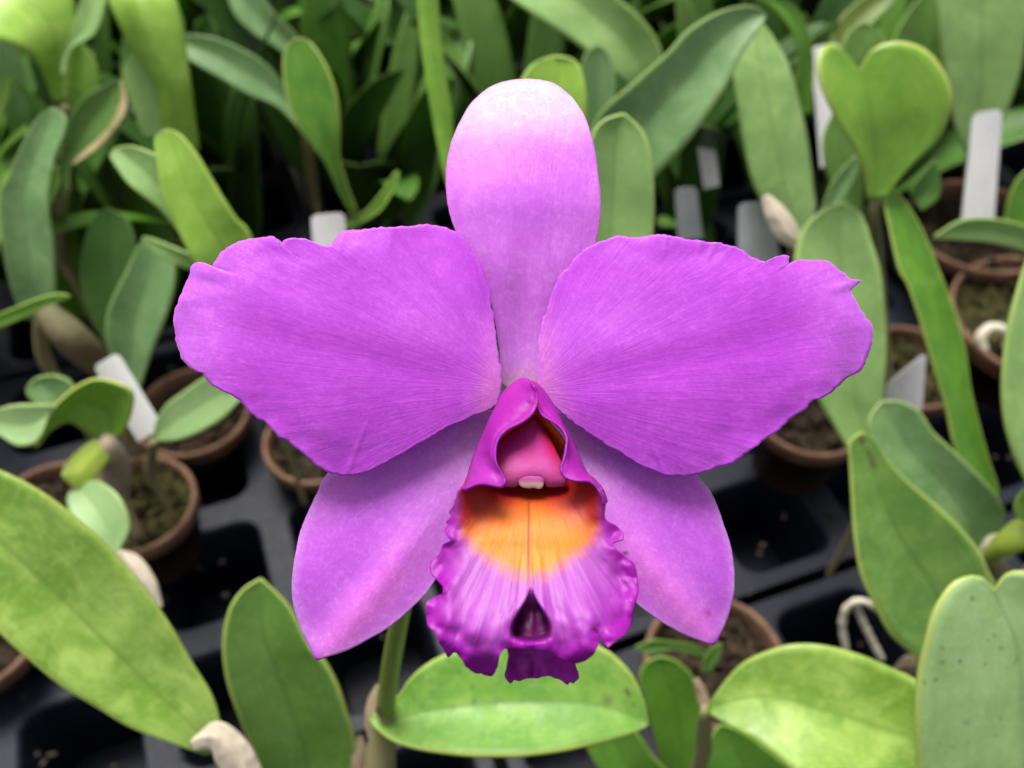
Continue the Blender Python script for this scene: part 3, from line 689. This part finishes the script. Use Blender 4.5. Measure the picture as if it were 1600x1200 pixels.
# ------------------------------------------------------------------ back-row plants in the shade
def strap(parent, base, az, lean, L, W, mat, bend=.8):
    V, uv = [], []; n, c = 16, 7
    d = Vector((math.cos(az), math.sin(az), 0)); side = Vector((-d.y, d.x, 0))
    p = base.copy(); an = lean
    for i in range(n):
        t = i/(n-1)
        w = W*min(1, (t*3.2)**.7+.16)*math.sqrt(max(0.0, 1-max(0, (t-.45)/.55)**2.4))
        for j in range(c):
            v = j/(c-1)*2-1
            V.append(p + side*(v*w/2) + Vector((0, 0, 1))*(abs(v)**1.3*w*.16)); uv.append((t, (v+1)/2))
        p = p + (d*math.sin(an)+Vector((0, 0, math.cos(an))))*(L/(n-1)); an += bend/(n-1)
    o = mesh('leaf', V, grid_faces(n, c), mat, parent, uv); solid(o, .001)
    return o
rnd = random.Random(11)
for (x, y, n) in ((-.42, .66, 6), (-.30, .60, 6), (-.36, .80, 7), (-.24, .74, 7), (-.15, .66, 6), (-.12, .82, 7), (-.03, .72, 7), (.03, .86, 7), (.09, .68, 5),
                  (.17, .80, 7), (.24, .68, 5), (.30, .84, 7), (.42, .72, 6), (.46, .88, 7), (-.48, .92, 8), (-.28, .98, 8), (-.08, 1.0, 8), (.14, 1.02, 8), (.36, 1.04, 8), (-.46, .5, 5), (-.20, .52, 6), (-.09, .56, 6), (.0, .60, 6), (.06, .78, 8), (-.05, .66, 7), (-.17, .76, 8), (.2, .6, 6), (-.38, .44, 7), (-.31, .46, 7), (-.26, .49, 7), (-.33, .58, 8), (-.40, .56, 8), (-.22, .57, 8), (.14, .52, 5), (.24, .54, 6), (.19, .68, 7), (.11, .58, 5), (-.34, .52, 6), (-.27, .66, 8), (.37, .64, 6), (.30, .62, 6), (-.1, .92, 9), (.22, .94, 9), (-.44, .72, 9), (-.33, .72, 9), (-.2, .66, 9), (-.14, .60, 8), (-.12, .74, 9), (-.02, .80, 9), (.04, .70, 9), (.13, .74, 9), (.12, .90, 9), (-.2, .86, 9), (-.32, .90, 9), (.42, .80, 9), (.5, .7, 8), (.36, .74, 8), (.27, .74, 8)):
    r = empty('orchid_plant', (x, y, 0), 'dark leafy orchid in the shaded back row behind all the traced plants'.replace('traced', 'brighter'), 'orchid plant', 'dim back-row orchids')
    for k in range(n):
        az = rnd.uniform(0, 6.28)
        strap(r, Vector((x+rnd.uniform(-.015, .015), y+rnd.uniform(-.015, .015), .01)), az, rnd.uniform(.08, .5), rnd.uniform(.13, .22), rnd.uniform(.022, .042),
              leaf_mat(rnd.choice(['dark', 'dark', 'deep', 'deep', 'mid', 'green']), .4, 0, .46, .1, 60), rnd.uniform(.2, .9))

# ------------------------------------------------------------------ the flowering orchid
fl_base = P(600, 1180, .32)
orchid = empty('flowering_orchid', (fl_base.x, fl_base.y, 0), 'orchid in bloom with one large purple flower, orange throat and a broad leaf beneath', 'orchid')
leaf(orchid, [(580, 1118), (605, 1100), (625, 1084), (635, 1067), (660, 1042), (695, 1022), (745, 1004), (800, 992), (860, 990), (905, 997), (936, 1009), (961, 1025), (989, 1056), (1006, 1095), (1014, 1130)],
     [(578, 1126), (586, 1137), (614, 1158), (660, 1172), (730, 1181), (775, 1182), (817, 1181), (887, 1172), (957, 1155), (995, 1143), (1014, 1133)],
     (.300, .296, .292, .290), leaf_mat('mid2', .9, .55, .54, .9, 3, ((.86, .22, .018, .05, .7), (.90, .30, .012, .035, .7), (.80, .42, .03, .09, .4), (.12, .85, .02, .06, .4))), tilt=[-.5, -.45, -.3], fold=.30, mid=.56, label='broad oval green leaf folded along its midrib')
stalk(orchid, [(596, 1230, .318), (598, 1150, .307), (604, 1112, .300)], [.0050, .0046, .0034], M_BULB, 'pseudobulb', (0, 0))
blade(orchid, [(594, 1070, .305), (588, 1095, .303), (584, 1130, .303), (588, 1170, .306)], [5, 13, 14, 8], M_SHEATH)
stalk(orchid, [(602, 1110, .297), (608, 1060, .285), (618, 1000, .268), (634, 930, .246), (670, 840, .222), (730, 730, .198), (790, 640, .1785), (806, 610, .1755)],
      [.0032, .0030, .0028, .0025, .0023, .0020, .0018, .0018], M_STALK, 'flower_stem')

# --- petal shader
def petal_mat(name, col, mid, vein=.35, pale=None, sheen=.35, glint=1.0):
    m = NT(name)
    tc = m.node('ShaderNodeTexCoord'); uv = tc.outputs['UV']; ob = tc.outputs['Object']
    vm = m.node('ShaderNodeMapping', i_Scale=(40, 1.8, 1)); m.l.new(uv, vm.inputs[0])
    vm2 = m.node('ShaderNodeMapping', i_Scale=(110, 7, 1)); m.l.new(uv, vm2.inputs[0])
    v1 = m.noise(vm.outputs[0], 1.0, 4, .6, .9); v2 = m.noise(vm2.outputs[0], 1.0, 3, .6, 1.0)
    blot = m.noise(ob, 75, 6, .62, .5); cell = m.noise(ob, 1500, 2, .6); cell2 = m.noise(ob, 520, 4, .65)
    at = m.node('ShaderNodeAttribute', attribute_name='pigment')
    c = at.outputs['Color']
    dark = m.mix(1.0, c, mid, 'MULTIPLY')
    f = m.math('MULTIPLY', m.math('ADD', m.map(v1, .40, .66), m.math('MULTIPLY', m.map(v2, .42, .68), .35)), vein)
    c = m.mix(f, c, dark)
    c = m.mix(m.math('MULTIPLY', m.map(blot, .40, .66), .42), c, dark)
    c = m.mix(m.math('MULTIPLY', m.map(cell2, .46, .70), .35), c, m.mix(1.0, c, (1+.30*glint, 1+.9*glint, 1+.22*glint), 'MULTIPLY'))  # sparkle of the petal cells painted as lighter specks, two grain sizes
    c = m.mix(m.math('MULTIPLY', m.map(cell, .50, .72), .28), c, m.mix(1.0, c, (1+.35*glint, 1+1.2*glint, 1+.25*glint), 'MULTIPLY'))
    h = m.math('ADD', m.math('MULTIPLY', v1, .8), m.math('ADD', m.math('MULTIPLY', v2, .5), m.math('MULTIPLY', cell2, .45)))
    h = m.math('ADD', h, m.math('MULTIPLY', cell, .12))
    nb = m.bump(h, .32, .0005)
    m.set(Base_Color=c, Roughness=.48, Normal=nb)
    m.b.inputs['Specular IOR Level'].default_value = .35
    m.b.inputs['Sheen Weight'].default_value = sheen
    m.b.inputs['Sheen Roughness'].default_value = .4
    m.b.inputs['Sheen Tint'].default_value = (1, .8, 1, 1)
    m.translucent(m.mix(1.0, c, (1.15, 1.0, 1.1), 'MULTIPLY'), .30)
    return m.m
M_PETAL = petal_mat('petal_purple', None, (.74, .42, .80), .24)
M_SEPAL = petal_mat('sepal_lilac', None, (.80, .55, .85), .26)
M_LIP = petal_mat('lip_velvet', None, (.78, .50, .78), .32, None, 0.0, .25)
M_COLM = petal_mat('column_pink', None, (.8, .6, .8), .15, None, 0.0, .2)

def fan_sheet(name, outline, origin, hfun, cfun, mat, parent, ns=300, nt=46, rough=0.6, th=.00035, tmin=.03, jitter_f=.05, vein=None):
    """a petal: rings between an inner origin and its outline, every point at its own height"""
    O = cr(outline, ns, True); V, uv, cl = [], [], []
    J = [(rough*noise.noise(Vector((x*jitter_f, y*jitter_f, 3.3))) + rough*.8*noise.noise(Vector((x*.14, y*.14, 7.1)))+rough*.15*noise.noise(Vector((x*.33, y*.33, 2.1)))) for x, y in O]
    def smooth(src, w):
        n_ = len(src); out = []
        acc = [(sum(src[q % n_][0] for q in range(-w, w+1)), sum(src[q % n_][1] for q in range(-w, w+1)))]
        for q in range(1, n_):
            a0, b0 = src[(q-1-w) % n_], src[(q+w) % n_]
            acc.append((acc[-1][0]-a0[0]+b0[0], acc[-1][1]-a0[1]+b0[1]))
        return [(a/(2*w+1), b/(2*w+1)) for a, b in acc]
    w = max(2, ns//38); S1 = smooth(smooth(O, w), w); S2 = smooth(smooth(smooth(S1, w*2), w*2), w)
    RG = [ (i/(nt-1))**.85 for i in range(nt) ]
    for i in range(nt):
        t = tmin + (1-tmin)*RG[i]
        g1, g2 = ss(.55, .92, t), ss(.80, 1.0, t)
        ring = [(lerp(lerp(S2[k][0], S1[k][0], g1), O[k][0], g2), lerp(lerp(S2[k][1], S1[k][1], g1), O[k][1], g2)) for k in range(ns)]
        for k, (x, y) in enumerate(ring):
            dx, dy = x-origin[0], y-origin[1]; l = math.hypot(dx, dy) or 1
            e = 1 + J[k]*3/l*ss(.8, 1, t)
            X, Y = origin[0]+dx*t*e, origin[1]+dy*t*e
            s = k/ns
            V.append(PH(X, Y, hfun(X, Y, t, s))); cl.append(cfun(X, Y, t, s))
            if vein: uv.append((math.atan2(X-vein[0], vein[3]*(Y-vein[1]))/vein[2], math.hypot(X-vein[0], Y-vein[1])/400))
            else: uv.append((s, t))
    Fc = [(i*ns+k, i*ns+(k+1) % ns, (i+1)*ns+(k+1) % ns, (i+1)*ns+k) for i in range(nt-1) for k in range(ns)]
    Fc.append(tuple(range(ns-1, -1, -1)))
    o = mesh(name, V, Fc, mat, parent, uv, cl)
    solid(o, th)
    return o
def strip_sheet(name, A, B, hfun, cfun, mat, parent, nu=70, nv=22, th=.00045):
    a, b = cr(A, nu), cr(B, nu); V, uv, cl = [], [], []
    for i in range(nu):
        for j in range(nv):
            u, v = i/(nu-1), j/(nv-1)
            X, Y = lerp(a[i][0], b[i][0], v), lerp(a[i][1], b[i][1], v)
            V.append(PH(X, Y, hfun(X, Y, u, v))); uv.append((u*.25, v)); cl.append(cfun(X, Y, u, v))
    o = mesh(name, V, grid_faces(nu, nv), mat, parent, uv, cl); solid(o, th)
    return o
def mixc(a, b, t): return tuple(lerp(a[i], b[i], t) for i in range(3))
def nz(x, y, f, o=0.0): return noise.noise(Vector((x*f, y*f, o)))
def segdist(x, y, a, b):
    dx, dy = b[0]-a[0], b[1]-a[1]; L = math.hypot(dx, dy)
    u = ((x-a[0])*dx+(y-a[1])*dy)/L; q = ((x-a[0])*-dy+(y-a[1])*dx)/L
    return u/L, q

PUR = (.48, .066, .63); PURD = (.37, .026, .49); LIL = (.54, .14, .66); PALE = (.56, .22, .66)
# receptacle of the flower: the point where everything joins
rc = [(812, 655, -9), (812, 640, -5), (812, 622, -2.5), (812, 606, -2)]
flower = tube('flower', [PH(x, y, h) for x, y, h in rc], [.0016, .0024, .0030, .0018], plain('ovary', (.42, .40, .16), .5, .2, 200, .3, .0003), orchid)

# dorsal sepal
def h_dor(x, y, t, s):
    w = (x-818)/120.0
    h = -3.2 - 2.0*w*w + 1.2*math.exp(-((x-815)/22)**2)*ss(300, 560, y)*-1
    h += 1.6*ss(560, 380, y)*(1-ss(330, 230, y))
    if y < 300: h -= 9.5*((300-y)/175.0)**2.3
    return h + .25*nz(x, y, .012)
def c_dor(x, y, t, s):
    c = mixc(PALE, LIL, ss(600, 490, y)*.85+.15)
    c = mixc(c, (.50, .10, .68), math.exp(-((x-815)/55)**2-((y-280)/90)**2)*.6)
    c = mixc(c, (.80, .47, .82), ss(258, 128, y)*.9)  # tip paled: glare on the bent-back top put into the colour
    c = mixc(c, (.44, .30, .30), ss(565, 604, y)*.6)
    c = mixc(c, (.45, .12, .5), .5*math.exp(-((x-800)/8)**2-((y-448)/8)**2))
    return c
fan_sheet('dorsal_sepal', [(786, 602), (780, 545), (770, 485), (755, 440), (735, 400), (715, 368), (702, 330), (697, 290), (699, 250), (708, 215), (722, 185), (738, 160), (758, 142), (780, 131), (805, 125), (835, 125), (862, 130), (885, 145), (905, 168), (918, 195), (928, 230), (934, 270), (938, 310), (937, 345), (925, 400), (900, 450), (872, 500), (848, 550), (836, 602)],
          (813, 400), h_dor, c_dor, M_SEPAL, flower, rough=.2, vein=(814, 760, 2.2, -1))

# lateral sepals
def h_lat(a, b, left):
    def h(x, y, t, s):
        u, q = segdist(x, y, a, b)
        r = -5.0 + 3.0*math.sin(min(1, max(0, u))*math.pi*.8) - 2.6*(q/150)**2
        r += .9*math.exp(-(q/26)**2)*ss(.25, .6, u)
        return r - 1.5*ss(.75, 1.05, u) + .3*nz(x, y, .012, 2)
    return h
def c_lat(a, b, sg):
    def c(x, y, t, s):
        u, q = segdist(x, y, a, b); q *= sg
        k = mixc(PALE, LIL, ss(.12, .62, u))
        k = mixc(k, (.46, .08, .66), .55*ss(10, 70, q)*(1-ss(90, 150, q)))
        k = mixc(k, (.74, .19, .76), .9*math.exp(-((q+8)/24)**2)*ss(.35, .7, u))  # highlight stripe along the keel, painted as lighter pink
        k = mixc(k, (.60, .30, .72), .5*ss(.90, 1.0, t))
        k = mixc(k, PURD, .9*ss(.955, 1.0, u))
        k = mixc(k, (.45, .02, .25), .8*math.exp(-((x-1106)/5)**2-((y-958)/6)**2))
        return mixc(k, (.10, .02, .16), .85*math.exp(-((x-977)/5)**2-((y-864)/3.5)**2))
    return c
A, B = (790, 660), (495, 1032)
fan_sheet('lateral_sepal', [(790, 655), (765, 640), (700, 640), (620, 660), (555, 700), (512, 740), (497, 767), (483, 797), (470, 830), (462, 867), (457, 903), (458, 940), (467, 973), (477, 997), (487, 1017), (494, 1031), (513, 1025), (540, 1017), (573, 1000), (600, 985), (627, 965), (650, 943), (670, 922), (690, 890), (720, 840), (750, 770), (785, 690)],
          (620, 820), h_lat(A, B, True), c_lat(A, B, 1), M_SEPAL, flower, rough=.25, vein=(830, 560, 3.2, 1))
A2, B2 = (842, 660), (1116, 1008)
fan_sheet('lateral_sepal', [(842, 655), (868, 640), (930, 640), (1000, 660), (1055, 700), (1092, 745), (1107, 763), (1120, 790), (1133, 827), (1143, 860), (1147, 897), (1145, 933), (1137, 963), (1127, 988), (1116, 1006), (1100, 1003), (1073, 993), (1047, 980), (1017, 960), (990, 938), (960, 900), (925, 840), (890, 770), (850, 690)],
          (1010, 820), h_lat(A2, B2, False), c_lat(A2, B2, -1), M_SEPAL, flower, rough=.25, vein=(790, 560, 3.2, 1))

# petals
CREASE = [((572, 664), (541, 743)), ((532, 392), (538, 362)), ((608, 392), (614, 356)), ((437, 420), (438, 390)), ((1036, 402), (1042, 368)), ((1108, 402), (1118, 380)), ((1092, 395), (1096, 377)), ((1020, 700), (1040, 741))]
def h_pet(a, b, up, ph):
    def h(x, y, t, s):
        u, q = segdist(x, y, a, b); u = min(1.1, max(0, u))
        q *= up                                          # q>0: upper half
        r = 0.4 + 5.5*math.sin(u*math.pi*.55) - 4.5*u*u*u
        r -= .35*math.exp(-(q/28)**2)*ss(0, .2, u)*(1-ss(.6, 1, u))
        r -= 2.3*(q/190)**2
        e = ss(.72, 1.0, t)
        r += e*(1.0*nz(x, y, .013, ph)+.45*nz(x, y, .035, ph+4)*(.4+max(0, nz(x, y, .008, ph+2))*2))*ss(.15, .5, u)
        r += .45*nz(x, y, .009, ph+9)
        # pleats that run to the lower margin
        for (c0, c1) in CREASE:
            if min(c0[0], c1[0])-12 < x < max(c0[0], c1[0])+12:
                cu, cq = segdist(x, y, c0, c1)
                if -.3 < cu < 1.3: r += .13*math.exp(-(cq/4)**2)*ss(-.3, .3, cu)
        r -= 1.3*ss(.85, 1, t)*ss(.78, 1, u)
        return r
    return h
def c_pet(a, b, up):
    def c(x, y, t, s):
        u, q = segdist(x, y, a, b); q *= up
        w = abs(q)/(40+140*max(0, u))
        k = mixc(PUR, PURD, .40*math.exp(-(q/30)**2)*ss(.05, .35, u)*(1-ss(.55, 1.0, u)))
        k = mixc(k, (.38, .02, .52), .55*ss(.80, 1.0, t)*ss(30, 110, q)*(1-ss(.25, .5, u)))  # occlusion on midvein and upper inner rim put into the purple
        k = mixc(k, (.62, .15, .78), .50*math.exp(-((q-75)/42)**2)*(1-ss(.25, .55, u)))
        k = mixc(k, (.66, .22, .58), .75*(1-ss(.0, .13, u)))
        k = mixc(k, (.60, .20, .76), .40*ss(.72, 1.0, u))
        k = mixc(k, (.54, .12, .74), .35*ss(.93, 1, t))
        return k
    return c
LP = [(783, 592), (778, 546), (771, 499), (763, 448), (749, 411), (732, 381), (712, 362), (689, 353), (665, 351), (641, 353), (614, 355), (584, 356), (557, 359), (537, 362), (527, 372), (516, 382), (503, 384), (493, 380), (476, 374), (456, 373), (446, 375), (441, 380), (438, 389), (436, 379), (431, 372), (425, 370), (405, 372), (385, 375), (365, 382), (349, 392), (339, 403), (331, 417), (322, 413), (311, 410), (300, 416), (297, 431), (289, 448), (279, 472), (273, 492), (273, 516), (277, 539), (287, 563), (304, 578), (316, 583), (322, 592), (341, 607), (361, 617), (376, 627), (387, 642), (402, 654), (415, 659), (432, 678), (440, 684), (456, 694), (476, 711), (496, 728), (513, 738), (537, 744), (573, 737), (607, 720), (640, 703), (673, 683), (707, 665), (740, 650), (764, 641), (778, 625)]
fan_sheet('petal', LP, (640, 545), h_pet((785, 605), (290, 490), 1, 0.), c_pet((785, 605), (290, 490), 1), M_PETAL, flower, ns=520, rough=.85, vein=(800, 606, 3.0, 1))
RP = [(838, 600), (840, 565), (842, 532), (847, 505), (857, 472), (870, 441), (887, 418), (907, 394), (934, 379), (968, 370), (1002, 370), (1032, 366), (1059, 370), (1083, 376), (1120, 379), (1150, 387), (1171, 399), (1191, 408), (1199, 409), (1208, 403), (1221, 399), (1231, 401), (1232, 408), (1233, 414), (1239, 411), (1248, 406), (1269, 407), (1289, 408), (1302, 416), (1319, 428), (1329, 436), (1344, 438), (1337, 446), (1329, 454), (1334, 465), (1343, 482), (1356, 499), (1363, 516), (1361, 539), (1353, 563), (1343, 580), (1323, 590), (1309, 603), (1289, 619), (1269, 627), (1258, 640), (1238, 652), (1215, 674), (1194, 688), (1177, 701), (1150, 721), (1127, 728), (1097, 740), (1067, 744), (1040, 742), (1013, 732), (980, 715), (950, 697), (923, 680), (897, 660), (877, 645), (858, 625)]
fan_sheet('petal', RP, (990, 545), h_pet((838, 610), (1355, 500), -1, 5.), c_pet((838, 610), (1355, 500), -1), M_PETAL, flower, ns=520, rough=.85, vein=(824, 612, 3.0, 1))

# --- lip
MAG = (.31, .006, .35); MAGD = (.24, .003, .25); ORG_ = (.80, .23, .002); RED = (.34, .012, .008); LILW = (.40, .115, .46)
def h_mid(x, y, t, s):
    dx = x-828
    h = 3 + 20*(1-math.exp(-max(0, y-738)/58.0))
    wall = min(1.0, (abs(dx)/112.0)**2.4)
    h += (19.5-h)*wall*(1-ss(770, 870, y)) if h < 19.5 else 0
    h += 6.5*ss(850, 1000, y) - 4.5*ss(1000, 1065, y) - 3.0*(dx/165)**2*ss(830, 900, y)
    e = ss(.62, 1.0, t)
    h += e*(2.2*nz(x, y, .020, 1)+1.2*nz(x, y, .042, 6)+.15*nz(x, y, .10, 3))*ss(770, 850, y)
    h += 2.6*noise.noise(Vector((math.atan2(dx, y-740)*5.2, .7, 2.5)))*ss(.35, .9, t)*ss(830, 900, y) + .35*noise.noise(Vector((math.atan2(dx, y-740)*22, 1.7, 2.5)))*ss(850, 900, y)
    # central pleat
    pw = 4 + 29*ss(918, 985, y)
    pl = (1-ss(pw*.72, pw*1.06, abs(dx-2)))*ss(915, 960, y)*(1-ss(993-9*((dx-2)/34)**2, 1008-9*((dx-2)/34)**2, y))
    h -= 5.0*pl
    h += .5*(ss(pw*.8, pw*1.3, abs(dx-2))*(1-ss(pw*1.4, pw*2.2, abs(dx-2))))*ss(930, 980, y)
    return h
def c_mid(x, y, t, s):
    dx = x-828
    k = mixc(LILW, (.36, .045, .42), ss(.52, .90, t)*.75)
    ang = math.atan2(dx, y-740)
    vein = .5+.5*noise.noise(Vector((ang*16, t*1.2, 2)))
    k = mixc(k, (.31, .022, .37), .5*ss(.42, .68, vein)*ss(870, 950, y))
    fv = noise.noise(Vector((ang*46+.4*nz(x, y, .03), t*2.0, 7)))
    k = mixc(k, (.27, .012, .34), .38*ss(.10, .45, fv)*ss(850, 930, y))
    rim = ss(.74+.06*nz(x, y, .05), .97, t)*ss(775, 830, y)
    k = mixc(k, MAG, rim)
    # orange blotch
    lim = 916 - 72*(abs(dx)/112.0)**1.7 + 9*nz(ang*300, 0, .12)
    o = 1-ss(lim-34, lim+8, y + 6*nz(x, y, .06, 4))
    o *= 1-ss(100, 122, abs(dx))
    org = mixc(ORG_, (.78, .26, .006), ss(lim-60, lim, y))
    red_l = 792 + 34*(abs(dx)/90.0)**1.6
    org = mixc(RED, org, ss(red_l-30, red_l+34, y))
    line = math.exp(-((abs(((ang*13.0) % 1.0)-.5))/.10)**2)*ss(.42, .10, abs(ang))
    org = mixc(org, (.22, .03, .006), .55*line*(1-ss(830, 885, y)))
    org = mixc(org, (.24, .03, .006), .8*math.exp(-((dx+2)/2.6)**2)*ss(760, 800, y))
    k = mixc(k, org, o)
    k = mixc(k, MAG, .55*math.exp(-((dx-1)/3.5)**2)*ss(895, 925, y))
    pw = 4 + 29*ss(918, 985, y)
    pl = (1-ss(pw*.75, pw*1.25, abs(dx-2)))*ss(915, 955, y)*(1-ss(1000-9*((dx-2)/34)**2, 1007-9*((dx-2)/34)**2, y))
    k = mixc(k, (.10, .001, .085), pl)  # shade inside the pleat hollow painted in as near-black magenta
    return k
MID = [(742, 742), (727, 759), (716, 767), (710, 782), (708, 790), (701, 800), (705, 806), (697, 816), (702, 821), (696, 829), (700, 838), (706, 845), (694, 850), (687, 865), (675, 877), (672, 892), (681, 905), (692, 917), (689, 934), (677, 936), (666, 942), (666, 960), (670, 980), (681, 991), (689, 1007), (701, 1026), (706, 1021), (712, 1019), (720, 1027), (727, 1040), (740, 1050), (753, 1052), (767, 1056), (775, 1047), (777, 1032), (784, 1017), (795, 1011), (810, 1012), (825, 1015), (840, 1014), (855, 1016), (870, 1025), (885, 1032), (900, 1035), (915, 1030), (927, 1020), (934, 1007), (936, 992), (938, 988), (942, 995), (946, 1007), (950, 1012), (962, 1002), (977, 990), (987, 970), (990, 950), (996, 930), (997, 907), (990, 882), (977, 870), (965, 861), (956, 852), (964, 846), (973, 843), (973, 832), (960, 820), (947, 813), (944, 800), (947, 782), (942, 767), (928, 750), (905, 738), (830, 730)]
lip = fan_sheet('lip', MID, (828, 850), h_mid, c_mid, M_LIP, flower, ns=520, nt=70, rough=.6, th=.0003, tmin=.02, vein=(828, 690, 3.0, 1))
lip['label'] = 'ruffled lip with orange throat and magenta rim'
# hanging tip of the lip behind the fold
def h_tip(x, y, t, s): return 12 + 3*ss(1010, 1065, y) + 1.4*nz(x, y, .04, 3) + (2.0 if x > 832 else 0)*ss(832, 850, x)
def c_tip(x, y, t, s): return mixc(MAG, MAGD, .75*(1-ss(820, 850, x))+.2*ss(1030, 1000, y))
fan_sheet('lip_tip', [(797, 1000), (795, 1025), (792, 1042), (789, 1057), (796, 1067), (803, 1063), (810, 1064), (824, 1060), (837, 1059), (848, 1056), (857, 1056), (866, 1060), (875, 1062), (885, 1069), (891, 1065), (897, 1067), (905, 1055), (897, 1035), (885, 1010), (840, 995)],
          (842, 1030), h_tip, c_tip, M_LIP, flower, ns=160, nt=18, rough=.4)
# rolled side lobes round the column
def h_sideL(x, y, u, v):
    base = lerp(5, 12, ss(600, 760, y))
    r = base + (6.5+3*u)*math.sin(min(1, v*1.12)*math.pi/2) + (.7+.8*nz(x, y, .03, 8))*ss(.80, 1, v)
    return r + .5*nz(x, y, .035) + .2*nz(x, y, .11)
def c_side(x, y, u, v):
    k = mixc((.36, .018, .35), (.34, .010, .33), v)
    k = mixc(k, (.36, .06, .40), .6*ss(.45, 1, u)*(1-v))
    return mixc(k, (.22, .010, .33), .8*ss(.88, .97, v)*ss(.30, .45, u))
OL = [(826, 594), (815, 592), (800, 601), (787, 613), (777, 632), (767, 652), (757, 675), (745, 702), (737, 725), (731, 745), (725, 759), (720, 764)]
IL = [(834, 602), (840, 615), (841, 630), (832, 648), (815, 661), (795, 671), (780, 686), (775, 706), (777, 725), (785, 740), (791, 752), (784, 761), (767, 759), (750, 757), (735, 761), (726, 766)]
strip_sheet('side_lobe', OL, IL, h_sideL, c_side, M_LIP, flower)
def h_sideR(x, y, u, v):
    base = lerp(4, 12, ss(600, 760, y))
    return base + (4.5+4*u)*math.sin(min(1, v*1.12)*math.pi/2) + (.6+.8*nz(x, y, .03, 5))*ss(.80, 1, v) + .5*nz(x, y, .035, 3) + .2*nz(x, y, .11, 2)
ORt = [(829, 596), (840, 601), (852, 615), (865, 635), (877, 660), (890, 682), (902, 707), (915, 737), (930, 751), (942, 766), (948, 784)]
IRt = [(830, 606), (837, 630), (845, 648), (862, 659), (877, 670), (886, 688), (884, 702), (880, 718), (875, 732), (881, 745), (898, 752), (920, 753), (932, 762), (940, 776), (943, 790)]
strip_sheet('side_lobe', ORt, IRt, h_sideR, c_side, M_LIP, flower)
# inner wall of the tube behind the column
def h_thr(x, y, t, s): return 2.0 + 8*ss(.55, 1, t)*(1-ss(690, 730, y))
def c_thr(x, y, t, s): return mixc((.55, .11, .003), RED, ss(690, 745, y)*.8)
fan_sheet('throat_wall', [(836, 628), (818, 650), (790, 672), (771, 702), (771, 728), (785, 748), (830, 750), (876, 746), (886, 728), (887, 702), (876, 680), (852, 652)], (830, 710), h_thr, c_thr, M_LIP, flower, ns=120, nt=20, rough=0)
# column
def h_col(x, y, t, s): return 6.0 + 2.4*math.sqrt(max(0, 1-t**3*.98)) + 7.5*ss(640, 758, y)
def c_col(x, y, t, s):
    k = mixc((.46, .014, .060), (.42, .016, .22), ss(.97, .50, t))
    return mixc(k, (.46, .075, .32), ss(700, 757, y)*.85)
column = fan_sheet('column', [(839, 640), (826, 652), (803, 666), (780, 684), (768, 706), (768, 728), (772, 748), (786, 758), (803, 760), (811, 756), (822, 752), (840, 752), (851, 750), (855, 759), (868, 760), (884, 756), (882, 735), (869, 706), (859, 682), (848, 656)],
                   (828, 712), h_col, c_col, M_COLM, flower, ns=160, nt=26, rough=0)
def h_cap(x, y, t, s): return 14.9 + 0.3*math.sqrt(max(0, 1-t*t*.98))
def c_cap(x, y, t, s): return mixc((.52, .36, .34), (.46, .075, .32), ss(758, 749, y))
fan_sheet('anther_cap', [(811, 748), (812, 757), (818, 761), (826, 762), (834, 761), (842, 763), (848, 760), (849, 749), (844, 744), (838, 745), (828, 744), (819, 744)], (831, 755), h_cap, c_cap, M_COLM, flower, ns=60, nt=10, rough=0)
